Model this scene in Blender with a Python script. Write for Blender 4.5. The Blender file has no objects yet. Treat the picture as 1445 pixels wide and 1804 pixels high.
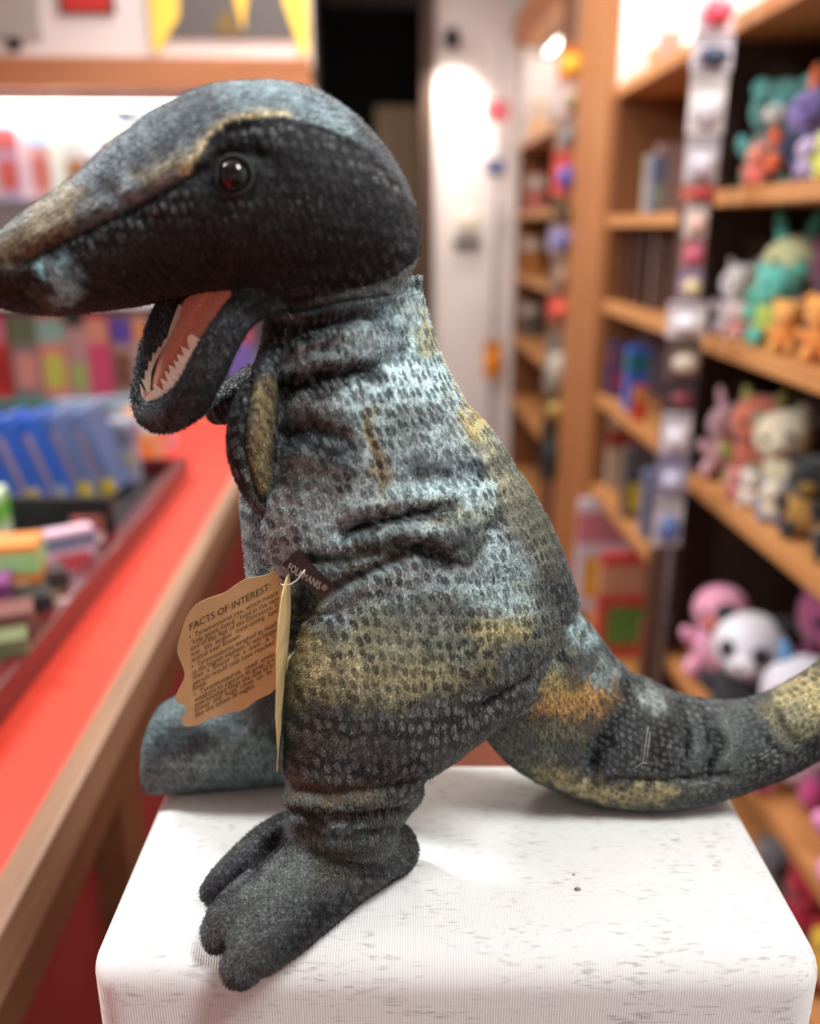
import bpy, bmesh, math, random
import numpy as np
from mathutils import Vector, Matrix, Euler, noise
from mathutils.bvhtree import BVHTree

# ------------------------------------------------------------------ camera, world, lights
sc = bpy.context.scene
col = sc.collection
F = 1550.0; W, H = 1445, 1804
PITCH = math.radians(17.9); YAW = math.radians(2.1)
CAM = Vector((0, 0, 1.41))
HD = Vector((math.sin(YAW), math.cos(YAW), 0))        # horizontal heading of the lens
RT = Vector((math.cos(YAW), -math.sin(YAW), 0))
FW = HD * math.cos(PITCH) + Vector((0, 0, -math.sin(PITCH)))
UP = HD * math.sin(PITCH) + Vector((0, 0, math.cos(PITCH)))
cd = bpy.data.cameras.new('camera'); cam = bpy.data.objects.new('camera', cd); col.objects.link(cam)
cam.location = CAM; cam.rotation_euler = (math.radians(90) - PITCH, 0, -YAW)
cd.sensor_fit = 'VERTICAL'; cd.sensor_height = 36; cd.lens = F / H * 36
cd.clip_start = 0.02; cd.clip_end = 40
cd.dof.use_dof = True; cd.dof.focus_distance = 0.402
cd.dof.aperture_fstop = (cd.lens / 1000) / (13.2 / F)
sc.camera = cam
sc.view_settings.view_transform = 'Standard'; sc.view_settings.look = 'None'
sc.view_settings.gamma = 1; sc.view_settings.use_curve_mapping = False
sc.view_settings.exposure = 0.0
w = bpy.data.worlds.new('world'); sc.world = w; w.use_nodes = True
w.node_tree.nodes['Background'].inputs[0].default_value = (0.9, 0.93, 1, 1)
w.node_tree.nodes['Background'].inputs[1].default_value = 0.26

def area(name, loc, rot, sx, sy, power, color=(1, 1, 1)):
    l = bpy.data.lights.new(name, 'AREA'); l.shape = 'RECTANGLE'; l.size = sx; l.size_y = sy
    l.energy = power; l.color = color
    o = bpy.data.objects.new(name, l); col.objects.link(o); o.location = loc; o.rotation_euler = rot
    return o
R = math.radians
def aim(loc, tgt):
    return (Vector(tgt) - Vector(loc)).to_track_quat('-Z', 'Y').to_euler()
K1 = (-1.45, 1.15, 2.55)
area('track_lamp', K1, aim(K1, (0, .4, 1.2)), 0.22, 0.6, 64, (0.95, 0.985, 1.0))
K2 = (0.55, -0.15, 2.70)
area('ceiling_lamp', K2, aim(K2, (0, .4, 1.2)), 0.25, 0.7, 44, (0.97, 0.99, 1.0))
area('ceiling_lamp', (-0.1, 2.9, 2.70), (0, 0, 0), 0.5, 1.0, 44, (1, 0.96, 0.9))
area('ceiling_lamp', (-1.1, 4.3, 2.70), (0, 0, 0), 0.6, 1.0, 30, (1, 0.96, 0.9))

# ------------------------------------------------------------------ helpers
def ray(px, py):
    return RT * ((px - 722.5) / F) - UP * ((py - 902) / F) + FW
def at(px, py, d):            # point on the ray at horizontal heading depth d
    v = ray(px, py); return CAM + v * (d / v.dot(HD))
def atz(px, py, z):
    v = ray(px, py); return CAM + v * ((z - CAM.z) / v.z)
def atx(px, py, x):
    v = ray(px, py); return CAM + v * (x / v.x)
def aty(px, py, y):
    v = ray(px, py); return CAM + v * (y / v.y)

def lin(c):
    return tuple((v / 255 / 12.92 if v / 255 <= 0.04045 else ((v / 255 + 0.055) / 1.055) ** 2.4) for v in c)
MATS = {}
def mat(name, c, rough=0.7, metal=0.0, bump=0.0, bscale=200.0, vary=0.0, vscale=30.0, spec=0.5, coat=0.0, sheen=0.0, emit=None, trans=0.0, alpha=1.0):
    if name in MATS: return MATS[name]
    m = bpy.data.materials.new(name); m.use_nodes = True; MATS[name] = m
    nt = m.node_tree; b = nt.nodes['Principled BSDF']
    L = nt.links.new
    b.inputs['Base Color'].default_value = (*lin(c), 1)
    b.inputs['Roughness'].default_value = rough; b.inputs['Metallic'].default_value = metal
    b.inputs['Specular IOR Level'].default_value = spec; b.inputs['Coat Weight'].default_value = coat
    b.inputs['Sheen Weight'].default_value = sheen; b.inputs['Transmission Weight'].default_value = trans
    tc = nt.nodes.new('ShaderNodeTexCoord')
    n = nt.nodes.new('ShaderNodeTexNoise'); n.inputs['Scale'].default_value = vscale; n.inputs['Detail'].default_value = 3
    L(tc.outputs['Object'], n.inputs['Vector'])
    r = nt.nodes.new('ShaderNodeMapRange'); r.inputs[1].default_value = 0.3; r.inputs[2].default_value = 0.7
    v = max(vary, 0.05); r.inputs[3].default_value = 1 - v; r.inputs[4].default_value = 1 + v
    L(n.outputs['Fac'], r.inputs[0])
    mx = nt.nodes.new('ShaderNodeMix'); mx.data_type = 'RGBA'; mx.blend_type = 'MULTIPLY'; mx.inputs[0].default_value = 1
    mx.inputs[6].default_value = (*lin(c), 1); L(r.outputs[0], mx.inputs[7]); L(mx.outputs[2], b.inputs['Base Color'])
    if bump:
        n2 = nt.nodes.new('ShaderNodeTexNoise'); n2.inputs['Scale'].default_value = bscale; L(tc.outputs['Object'], n2.inputs['Vector'])
        bp = nt.nodes.new('ShaderNodeBump'); bp.inputs['Strength'].default_value = bump; bp.inputs['Distance'].default_value = 0.002
        L(n2.outputs['Fac'], bp.inputs['Height']); L(bp.outputs[0], b.inputs['Normal'])
    if emit:
        b.inputs['Emission Color'].default_value = (*lin(emit[0]), 1); b.inputs['Emission Strength'].default_value = emit[1]
    return m
def wood(name, c1, c2, axis=1, scale=6.0, rough=0.5):
    if name in MATS: return MATS[name]
    m = bpy.data.materials.new(name); m.use_nodes = True; MATS[name] = m
    nt = m.node_tree; b = nt.nodes['Principled BSDF']; L = nt.links.new
    tc = nt.nodes.new('ShaderNodeTexCoord'); mp = nt.nodes.new('ShaderNodeMapping')
    s = [22.0, 22.0, 22.0]; s[axis] = 1.3; mp.inputs['Scale'].default_value = s
    L(tc.outputs['Object'], mp.inputs['Vector'])
    n = nt.nodes.new('ShaderNodeTexNoise'); n.inputs['Scale'].default_value = scale / 3; n.inputs['Detail'].default_value = 6; n.inputs['Distortion'].default_value = 0.6
    L(mp.outputs[0], n.inputs['Vector'])
    cr = nt.nodes.new('ShaderNodeValToRGB'); cr.color_ramp.elements[0].position = 0.3; cr.color_ramp.elements[1].position = 0.7
    cr.color_ramp.elements[0].color = (*lin(c1), 1); cr.color_ramp.elements[1].color = (*lin(c2), 1)
    L(n.outputs['Fac'], cr.inputs[0]); L(cr.outputs[0], b.inputs['Base Color']); b.inputs['Roughness'].default_value = rough
    bp = nt.nodes.new('ShaderNodeBump'); bp.inputs['Strength'].default_value = 0.15; bp.inputs['Distance'].default_value = 0.002
    L(n.outputs['Fac'], bp.inputs['Height']); L(bp.outputs[0], b.inputs['Normal'])
    return m

def link(name, me, m, parent=None, smooth=False):
    o = bpy.data.objects.new(name, me); col.objects.link(o)
    if m is not None and not me.materials: me.materials.append(m)
    if parent is not None: o.parent = parent
    if smooth: me.polygons.foreach_set('use_smooth', [True] * len(me.polygons))
    return o
def from_bm(name, bm, m, parent=None, smooth=False):
    me = bpy.data.meshes.new(name); bm.normal_update(); bm.to_mesh(me); bm.free()
    return link(name, me, m, parent, smooth)
def tag(o, label, cat, group=None):
    o['label'] = label; o['category'] = cat
    if group: o['group'] = group
    return o
def struct(o): o['kind'] = 'structure'; return o
def thing(name, label, cat, loc=(0, 0, 0), rz=0.0, group=None):
    o = bpy.data.objects.new(name, None); col.objects.link(o); o.empty_display_size = 0.02
    o.location = loc; o.rotation_euler = (0, 0, rz)
    return tag(o, label, cat, group)
def add_box(bm, x0, x1, y0, y1, z0, z1, bev=0.0):
    r = bmesh.ops.create_cube(bm, size=1)
    vs = r['verts']
    for v in vs:
        v.co = Vector((x0 + (v.co.x + .5) * (x1 - x0), y0 + (v.co.y + .5) * (y1 - y0), z0 + (v.co.z + .5) * (z1 - z0)))
    if bev > 0:
        es = list({e for v in vs for e in v.link_edges})
        bmesh.ops.bevel(bm, geom=es, offset=bev, segments=2, affect='EDGES', profile=0.6)
def box(name, x0, x1, y0, y1, z0, z1, m, parent=None, bev=0.003):
    bm = bmesh.new(); add_box(bm, x0, x1, y0, y1, z0, z1, bev)
    return from_bm(name, bm, m, parent)
def prism(name, pts, thick, m, parent=None):
    """solid sheet: pts are 3D points of an outline, extruded by vector thick"""
    bm = bmesh.new(); a = [bm.verts.new(p) for p in pts]
    f = bm.faces.new(a); r = bmesh.ops.extrude_face_region(bm, geom=[f])
    for v in r['geom']:
        if isinstance(v, bmesh.types.BMVert): v.co += thick
    bmesh.ops.recalc_face_normals(bm, faces=bm.faces)
    bmesh.ops.triangulate(bm, faces=[f for f in bm.faces if len(f.verts) > 4])
    return from_bm(name, bm, m, parent)
def tube(name, pts, r, m, parent=None, seg=8, closed=False):
    bm = bmesh.new(); rings = []
    n = len(pts); pts = [Vector(p) for p in pts]
    for i, p in enumerate(pts):
        t = (pts[min(i + 1, n - 1)] - pts[max(i - 1, 0)]).normalized()
        a = t.cross(Vector((0.13, 0.2, 0.97))).normalized(); b = t.cross(a)
        rr = r[i] if isinstance(r, (list, tuple)) else r
        rings.append([bm.verts.new(p + (a * math.cos(k * 2 * math.pi / seg) + b * math.sin(k * 2 * math.pi / seg)) * rr) for k in range(seg)])
    for i in range(n - 1):
        for k in range(seg):
            bm.faces.new((rings[i][k], rings[i][(k + 1) % seg], rings[i + 1][(k + 1) % seg], rings[i + 1][k]))
    bm.faces.new(rings[0][::-1]); bm.faces.new(rings[-1])
    bmesh.ops.recalc_face_normals(bm, faces=bm.faces)
    return from_bm(name, bm, m, parent, True)
# ------------------------------------------------------------------ room shell
plaster = mat('white_plaster', (226, 218, 216), .85, bump=.1, bscale=60, vary=.02, vscale=3)
floor_m = wood('reddish_floor', (104, 52, 34), (136, 74, 50), 1, 5, .45)
struct(box('floor', -3.2, 1.36, -2.5, 7.2, -.06, 0, floor_m, None, 0))
struct(box('ceiling', -3.2, 1.36, -2.5, 7.2, 2.8, 2.86, mat('ceiling_paint', (235, 233, 228), .9), None, 0))
struct(box('wall_left', -3.26, -3.2, -2.5, 7.2, 0, 2.8, plaster, None, 0))
struct(box('wall_right', 1.30, 1.36, -2.5, 7.2, 0, 2.8, plaster, None, 0))
struct(box('wall_front', -3.2, 1.30, -2.56, -2.5, 0, 2.8, plaster, None, 0))
wb = struct(box('wall_back', .31, 1.30, 5.0, 5.08, 0, 2.8, plaster, None, 0))
struct(box('wall_back', -3.2, -.30, 5.0, 5.08, 0, 2.8, plaster, None, 0))
struct(box('wall_bulkhead', -3.2, -.19, 2.96, 3.04, 1.88, 2.8, plaster, None, 0))
dark = mat('dark_passage', (24, 20, 19), .9)
struct(box('wall_passage', -3.2, 1.30, 6.6, 6.66, 0, 2.8, dark, None, 0))
struct(box('wall_passage', -.36, -.30, 5.08, 6.6, 0, 2.8, dark, None, 0))
struct(box('wall_passage', .31, .37, 5.08, 6.6, 0, 2.8, dark, None, 0))
struct(box('trim_1', .24, .31, 4.97, 5.0, 0, 2.8, mat('dark_brown_trim', (70, 48, 34), .6), None, .004))
struct(box('trim_2', -.36, -.29, 4.97, 5.0, 0, 2.8, mat('black_trim', (20, 18, 18), .6), None, .004))
dr = struct(box('door_1', .0, .25, 5.3, 5.34, 0, 2.05, wood('passage_door_wood', (84, 62, 36), (104, 80, 46), 2, 5, .6), None, .004))
hb = bpy.data.objects.new  # noqa
box('door_handle', .03, .05, 5.27, 5.30, 1.0, 1.12, mat('dull_brass', (130, 110, 70), .35, metal=.9), dr, .002)
box('door_panel', .05, .20, 5.29, 5.30, 1.15, 1.9, wood('passage_door_wood', (84, 62, 36), (104, 80, 46), 2), dr, .003)

# lamps and wall fittings
def strip_lamp(name, label, x0, x1, y0, y1, z, e, group=None):
    t = thing(name, label, 'lamp', ((x0 + x1) / 2, (y0 + y1) / 2, z), 0, group); X, Yv = (x1 - x0) / 2, (y1 - y0) / 2
    box('housing', -X, X, -Yv, Yv, 0, .025, mat('lamp_white', (235, 235, 235), .5), t, .003)
    box('diffuser', -X + .004, X - .004, -Yv + .004, Yv - .004, -.012, 0, mat('lamp_glow', (255, 255, 255), .5, emit=((255, 246, 235), e)), t, .003)
    return t
strip_lamp('strip_lamp', 'white strip light glowing under the cornice of the back left display unit', -1.9, -.24, 2.962, 2.998, 1.773, 9)
for ya, yb, lb in ((.76, 2.07, 'near'), (2.17, 2.95, 'middle'), (3.95, 4.9, 'far')):
    strip_lamp('strip_lamp', 'white strip light glowing under the top board of the %s shelving bay' % lb, .86, .90, ya, yb, 2.255, 9)
area('strip_glow', (-1.0, 2.99, 1.755), (R(28), 0, 0), 1.6, .05, 9, (1, .98, .96))
area('strip_glow', (.84, 2.6, 2.23), (0, R(10), 0), .05, 3.0, 26, (1, .95, .88))
sp = thing('wall_spotlight', 'small dark round spotlight high on the white wall between passage and shelves', 'lamp', (.393, 4.93, 2.32))
tube('stem', [(0, .07, 0), (0, 0, 0)], .012, mat('black_metal', (26, 26, 28), .4, metal=.6), sp)
bm = bmesh.new(); bmesh.ops.create_cone(bm, segments=20, radius1=.045, radius2=.028, depth=.08, cap_ends=True)
from_bm('shade', bm, mat('black_metal', (26, 26, 28), .4), sp, True)
s_ = bpy.data.lights.new('spot_beam', 'SPOT'); s_.energy = 46; s_.spot_size = R(75); s_.spot_blend = .9; s_.color = (1, .9, .78); s_.shadow_soft_size = .04
so_ = bpy.data.objects.new('spot_beam', s_); col.objects.link(so_); so_.location = (.40, 4.72, 2.28); so_.rotation_euler = (R(38), 0, 0)
ic = thing('wall_intercom', 'pale wall box with a dark slot below it on the white wall', 'intercom', (.49, 4.985, 1.40))
box('casing', -.055, .055, -.03, .015, .0, .075, mat('cream_plastic', (222, 214, 198), .5), ic, .004)
box('card_slot', -.075, .075, -.025, .015, -.09, -.045, mat('slot_grey', (96, 90, 86), .5), ic, .004)

# ------------------------------------------------------------------ posters on the bulkhead
def poster(label, x0, x1, z0, z1, c, extra=()):
    t = thing('poster', label, 'poster', ((x0 + x1) / 2, 2.957, z0), 0, None)
    hx = (x1 - x0) / 2
    box('sheet', -hx, hx, -.008, 0, 0, z1 - z0, mat('poster_' + label.split()[0], c, .6), t, .001)
    for nm, pts, cc in extra:
        prism(nm, [(a * hx * 2 - hx, -.0085, b * (z1 - z0)) for a, b in pts], Vector((0, -.002, 0)), mat('print_%d_%d_%d' % cc, cc, .6), t)
    return t
def bx(px, py): p = aty(px, py, 2.95); return p.x, p.z
x0, zb = bx(-60, 66); x1, _ = bx(74, 66)
poster('grey printed poster sheet at the top left corner', x0, x1, zb, zb + .3, (172, 166, 158))
x0, zb = bx(105, 24); x1, _ = bx(203, 24)
poster('red poster with dark edges left of the yellow and black one', x0, x1, zb, zb + .26, (70, 40, 42), [('red_field', [(.08, .03), (.92, .03), (.92, 1), (.08, 1)], (196, 40, 34))])
x0, zb = bx(268, 66); x1, _ = bx(546, 66)
poster('dark grey poster with yellow wedge shapes', x0, x1, zb, zb + .28, (92, 88, 88), [
 ('yellow_wedge', [(.0, -.12), (.03, -.15), (.18, .2), (.22, 1), (.0, 1)], (250, 212, 84)), ('yellow_wedge', [(.58, .06), (.44, 1), (.68, 1)], (250, 200, 70)), ('yellow_wedge', [(.95, -.18), (.99, -.12), (1.0, 1), (.80, 1), (.84, .35)], (250, 212, 84)),
 ('ochre_shape', [(.40, .03), (.56, .03), (.5, .3), (.42, .2)], (120, 96, 48))])
kb = thing('wall_hook', 'small dark round hook under the grey poster', 'hook', (*[bx(24, 76)[0]], 2.955, bx(24, 76)[1]))
tube('stem', [(0, .003, 0), (0, -.03, 0)], .014, mat('black_metal', (26, 26, 28), .4), kb)
tube('plate', [(0, .003, 0), (0, -.004, 0)], .022, mat('black_metal', (26, 26, 28), .4), kb, 14)

# ------------------------------------------------------------------ back left display unit
honey = wood('honey_wood', (168, 104, 62), (190, 124, 78), 0, 6, .5)
white_lam = mat('white_laminate', (232, 232, 234), .5)
grey_lam = mat('grey_shelf', (120, 122, 128), .5)
du = thing('display_unit', 'white lit display unit with a wooden cornice against the back left wall', 'shelving', (-1.05, 3.1, 0))
def D(nm, x0, x1, y0, y1, z0, z1, m, b=.003): return box(nm, x0 + 1.05, x1 + 1.05, y0 - 3.1, y1 - 3.1, z0, z1, m, du, b)
D('cornice', -2.0, -.19, 2.88, 2.955, 1.80, 1.885, honey)
D('top_board', -2.0, -.19, 2.955, 3.3, 1.80, 1.83, white_lam); D('back_panel', -2.0, -.19, 3.28, 3.3, .0, 1.80, white_lam)
D('side_panel', -.22, -.19, 2.90, 3.28, 0, 1.80, white_lam); D('side_panel', -2.0, -1.97, 2.90, 3.28, 0, 1.80, white_lam); D('divider', -.83, -.82, 3.03, 3.28, 1.52, 1.80, grey_lam)
for z, m in ((1.495, grey_lam), (1.19, white_lam), (.87, mat('teal_shelf', (70, 132, 130), .5)), (.5, grey_lam)): D('shelf', -1.97, -.22, 2.90, 3.28, z - .022, z, m)

# ------------------------------------------------------------------ red counter on the left
cn = thing('sales_counter', 'long red topped counter with brown wooden edge on the left', 'counter', (-.75, 1.1, 0))
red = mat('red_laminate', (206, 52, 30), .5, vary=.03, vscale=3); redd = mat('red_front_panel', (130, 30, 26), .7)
cw = wood('counter_wood', (124, 92, 70), (146, 112, 86), 1, 6, .42); cwt = wood('counter_wood_dark', (84, 50, 26), (102, 62, 34), 1, 6, .5)
def K(nm, x0, x1, y0, y1, z0, z1, m, b=.003): return box(nm, x0 + .75, x1 + .75, y0 - 1.1, y1 - 1.1, z0, z1, m, cn, b)
K('red_top', -1.25, -.31, -.6, 2.42, .885, .91, red, .001); K('edge_board', -.312, -.284, -.6, 2.45, .86, .912, cw, .004)
K('edge_board', -1.25, -.312, 2.42, 2.45, .86, .912, cw, .004); K('apron', -.318, -.292, -.6, 2.44, .80, .86, cwt)
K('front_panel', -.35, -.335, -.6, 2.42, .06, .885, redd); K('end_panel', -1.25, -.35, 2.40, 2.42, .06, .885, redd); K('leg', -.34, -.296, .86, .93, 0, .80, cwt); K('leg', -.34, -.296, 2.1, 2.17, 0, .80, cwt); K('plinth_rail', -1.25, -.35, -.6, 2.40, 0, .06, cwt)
tr = thing('display_tray', 'dark red tray with a raised lip holding packets on the red counter', 'tray', (-.75, 1.2, .91))
trm = mat('dark_red_plastic', (84, 12, 18), .3, coat=.4); blk = mat('black_tray', (30, 28, 30), .4)
def Tt(nm, x0, x1, y0, y1, z0, z1, m, b=.004): return box(nm, x0 + .75, x1 + .75, y0 - 1.2, y1 - 1.2, z0 - .91, z1 - .91, m, tr, b)
Tt('base', -1.2, -.40, .5, 1.80, .911, .918, blk); Tt('lip', -.425, -.40, .5, 1.80, .911, .950, trm); Tt('lip', -1.2, -.40, 1.80, 1.82, .911, .950, trm); Tt('divider', -1.19, -.43, 1.36, 1.38, .918, 1.0, blk)

# ------------------------------------------------------------------ right wall shelving
W1 = wood('shelf_wood', (176, 118, 66), (200, 140, 84), 1, 6, .5); W2 = wood('shelf_wood_upright', (150, 96, 54), (176, 116, 66), 2, 6, .5); WD = wood('shelf_wood_dark', (58, 36, 24), (74, 46, 30), 2, 6, .6); WB = wood('shelf_back_shade', (50, 32, 22), (62, 42, 28), 2, 5, .7)  # back wood toned down to stand for shade inside the bays
wl_back = mat('white_back_panel', (236, 232, 230), .7)
def unit(label, y0, y1, shelves, x0=.75, x1=1.05, top=2.42, side=None):
    side = side or wood('bay_side_wood_shade', (112, 70, 38), (134, 86, 50), 2, 6, .55)  # interior shade put into the side panels' wood colour
    t = thing('shelving_unit', label, 'shelving', (x0, (y0 + y1) / 2, 0)); cy = (y0 + y1) / 2
    Bx = lambda nm, a, b, c, d, e, f, m, bev=.003: box(nm, a - x0, b - x0, c - cy, d - cy, e, f, m, t, bev)
    Bx('back_panel', x1 - .015, x1, y0, y1, 0, 1.81, WB); Bx('back_panel', x1 - .015, x1, y0, y1, 1.81, top, wl_back)['label'] = 'white upper back panel'
    for z in shelves: Bx('shelf', x0, x1 - .015, y0 + .02, y1 - .02, z - .035, z, W1, .003)
    Bx('side_panel', x0 + .01, x1 - .015, y1 - .02, y1, 0, 1.83, side); Bx('upper_side_panel', x0 + .01, x1 - .015, y1 - .02, y1, 1.83, top, wl_back); Bx('side_panel', x0 + .01, x1 - .015, y0, y0 + .02, 0, top, side)
    Bx('cornice', x0 - .04, x0 - .01, y0, y1, 2.30, top, honey); Bx('top_board', x0 - .01, x1, y0, y1, 2.29, 2.31, W1)
    return t
unit('nearest right wall shelving bay crowded with plush toys', .7, 2.12, (.08, .34, .84, 1.175, 1.49, 1.83), x1=1.22, side=WB)
unit('middle right wall shelving bay holding books and small packets', 2.12, 3.0, (.08, .545, .866, 1.18, 1.448, 1.83), x1=1.02)
unit('far right wall shelving bay next to the white wall', 3.9, 4.97, (.08, .5, .84, 1.175, 1.49, 1.83), x1=.95)
def pil(label, y0, y1, m, x0=.745, dx=.25):
    t = thing('pilaster', label, 'post', (x0, (y0 + y1) / 2, 0)); h = (y1 - y0) / 2
    box('post', 0, dx, -h, h, 0, 2.29, m, t, .006); box('face_board', -.008, 0, -h + .02, h - .02, .1, 2.2, m, t, .003); box('foot_block', -.014, 0, -h, h, 0, .1, m, t, .003); return t
pil('dark wooden pilaster behind the near strip of hanging toys', 2.05, 2.19, WD, .722, .026)
pil('light wooden pilaster between middle and far shelving bays', 3.002, 3.56, W2)
pil('reddish brown pilaster behind the far strip of hanging toys', 3.60, 3.898, wood('pilaster_brown', (104, 62, 36), (124, 76, 46), 2, 6, .5))
# ------------------------------------------------------------------ plush dinosaur
ZT = 1.10                                              # top of the plinth
def cat_rom(rows, sub):
    rows = np.array(rows, float); n = len(rows); out = []
    for i in range(n - 1):
        p0 = rows[max(i - 1, 0)]; p1 = rows[i]; p2 = rows[i + 1]; p3 = rows[min(i + 2, n - 1)]
        for k in range(sub):
            t = k / sub
            out.append(0.5 * ((2 * p1) + (-p0 + p2) * t + (2 * p0 - 5 * p1 + 4 * p2 - p3) * t * t + (-p0 + 3 * p1 - 3 * p2 + p3) * t ** 3))
    out.append(rows[-1]); return out
LOFTS = []                                             # (name, centres, radii) for the fabric grain
def loft(bm, name, rows, sub=6, seg=36, sq=2.0):
    """rows: (ax, ay, bx, by, depth, half thickness) - both outline points of a section and its depth"""
    rings = []; cs = []; us = []; rs = []
    for r in cat_rom(rows, sub):
        A = at(r[0], r[1], r[4]); B = at(r[2], r[3], r[4]); c = (A + B) / 2; u = (A - B) / 2
        wv = HD * max(r[5], 0.002)
        ring = []
        for k in range(seg):
            t = 2 * math.pi * k / seg
            ct, st = math.cos(t), math.sin(t)
            e = 2.0 / sq
            ring.append(bm.verts.new(c + u * (abs(ct) ** e * (1 if ct >= 0 else -1)) + wv * (abs(st) ** e * (1 if st >= 0 else -1))))
        rings.append(ring); cs.append(c); us.append(u); rs.append((u.length, r[5]))
    for i in range(len(rings) - 1):
        for k in range(seg):
            bm.faces.new((rings[i][k], rings[i][(k + 1) % seg], rings[i + 1][(k + 1) % seg], rings[i + 1][k]))
    for ring, s in ((rings[0], -1), (rings[-1], 1)):
        cc = Vector((0, 0, 0))
        for v in ring: cc += v.co
        cv = bm.verts.new(cc / seg)
        for k in range(seg):
            bm.faces.new((ring[k], ring[(k + 1) % seg], cv) if s > 0 else (ring[(k + 1) % seg], ring[k], cv))
    LOFTS.append((name, cs, us, rs))
def blob_tube(bm, name, pts, sub=6, seg=24, flat=1.0):
    """pts: (x, y, z, radius) in the world, round sections"""
    rr = cat_rom(pts, sub); n = len(rr); rings = []; cs = []; us = []; rs = []
    P = [Vector(r[:3]) for r in rr]
    for i in range(n):
        t = (P[min(i + 1, n - 1)] - P[max(i - 1, 0)]).normalized()
        a = t.cross(HD).normalized()
        if a.z < 0: a = -a
        b = t.cross(a); r = max(rr[i][3], 0.0015)
        rings.append([bm.verts.new(P[i] + (a * math.cos(2 * math.pi * k / seg) * flat + b * math.sin(2 * math.pi * k / seg)) * r) for k in range(seg)])
        cs.append(P[i]); us.append(a * r); rs.append((r, r))
    for i in range(n - 1):
        for k in range(seg):
            bm.faces.new((rings[i][k], rings[i][(k + 1) % seg], rings[i + 1][(k + 1) % seg], rings[i + 1][k]))
    for i, s in ((0, -1), (n - 1, 1)):
        t = (P[min(i + 1, n - 1)] - P[max(i - 1, 0)]).normalized() * s
        ring = rings[i]; last = ring; r = max(rr[i][3], 0.0015)
        for f in (0.5, 0.85):
            new = [bm.verts.new(P[i] + (v.co - P[i]) * math.sqrt(1 - f * f) + t * r * f) for v in ring]
            for k in range(seg): bm.faces.new((last[k], last[(k + 1) % seg], new[(k + 1) % seg], new[k]))
            last = new
        cv = bm.verts.new(P[i] + t * r)
        for k in range(seg): bm.faces.new((last[k], last[(k + 1) % seg], cv))
    LOFTS.append((name, cs, us, rs))
def pt(px, py, d, rpx):                                # pixel centre, depth, pixel radius -> world row
    p = at(px, py, d); zc = (p - CAM).dot(FW)
    return (p.x, p.y, p.z, rpx * zc / F)
def foot(px, py, rpx, zoff=1.0):                       # a ball resting on the plinth top
    z = ZT + 0.012
    for _ in range(5):
        p = atz(px, py, z); r = rpx * (p - CAM).dot(FW) / F; z = ZT + r * zoff
    return (p.x, p.y, p.z, r)

bm = bmesh.new()
loft(bm, 'head', [
 (-14,462,-10,492,.372,.010), (0,425,2,520,.373,.020), (20,400,14,539,.374,.026), (60,370,50,553,.375,.031),
 (130,325,110,556,.378,.034), (185,285,170,549,.380,.036), (235,238,240,539,.382,.038), (295,194,310,523,.384,.041),
 (360,162,390,514,.385,.044), (430,147,455,527,.386,.046), (500,144,525,537,.387,.047), (570,165,590,531,.388,.047),
 (630,203,650,516,.389,.044), (680,252,695,500,.390,.039), (715,308,725,478,.391,.030), (734,362,738,445,.391,.020), (739,395,740,415,.391,.008)], sub=5, seg=44, sq=2.25)
# neck and trunk
loft(bm, 'torso', [
 (500,470,715,440,.398,.030), (480,530,725,495,.399,.038), (468,562,742,525,.400,.041), (462,600,762,580,.401,.044),
 (450,650,788,652,.402,.047), (452,720,836,722,.403,.051), (440,800,893,795,.404,.055), (428,870,945,877,.405,.058),
 (430,940,986,955,.407,.060), (438,1010,1010,1020,.410,.058), (460,1080,1024,1085,.415,.050), (520,1150,1012,1150,.419,.048),
 (600,1210,940,1215,.414,.045), (680,1245,850,1235,.414,.020)], sq=2.15)
# near hind leg
loft(bm, 'thigh', [
 (700,960,800,960,.372,.012), (628,1000,900,990,.374,.026), (570,1040,960,1040,.374,.034), (531,1090,992,1100,.373,.038), (512,1145,985,1155,.372,.041),
 (503,1210,925,1222,.370,.042), (500,1280,832,1290,.366,.040), (499,1340,768,1340,.363,.036), (500,1395,740,1395,.361,.031),
 (503,1430,714,1428,.360,.0275), (503,1465,706,1462,.3595,.026), (515,1500,700,1500,.359,.022)])
# near foot: heel, body, three toes
blob_tube(bm, 'foot', [foot(690,1496,50,.9), foot(650,1500,68,.9), foot(590,1515,84,.85), foot(530,1556,78,.8), foot(490,1606,66,.8)], flat=0.96)
blob_tube(bm, 'foot', [foot(590,1530,70,.85), foot(530,1590,66,.85), foot(470,1650,58,.8), foot(437,1684,50,.75), foot(427,1700,41,.7)])
blob_tube(bm, 'foot', [foot(540,1520,62,.95), foot(470,1580,60,.92), foot(412,1622,52,.85), foot(394,1640,41,.8)])
blob_tube(bm, 'foot', [foot(560,1470,56,1.2), foot(490,1490,50,1.2), foot(430,1530,42,1.1), foot(388,1562,32,1.05), foot(378,1570,26,1.0)])
# far leg and its foot
loft(bm, 'farleg', [(560,1000,760,1000,.455,.030), (500,1080,700,1090,.458,.034), (440,1150,620,1160,.46,.034), (395,1210,560,1230,.462,.032), (380,1260,540,1290,.462,.028)])
loft(bm, 'farfoot', [(259,1318,260,1345,.450,.012), (264,1275,265,1372,.451,.022), (280,1250,282,1384,.452,.027), (330,1232,335,1378,.455,.031), (395,1218,400,1367,.458,.033),
 (470,1205,480,1362,.460,.033), (560,1215,570,1358,.462,.030), (600,1260,605,1340,.462,.018)], sq=2.3)
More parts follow.
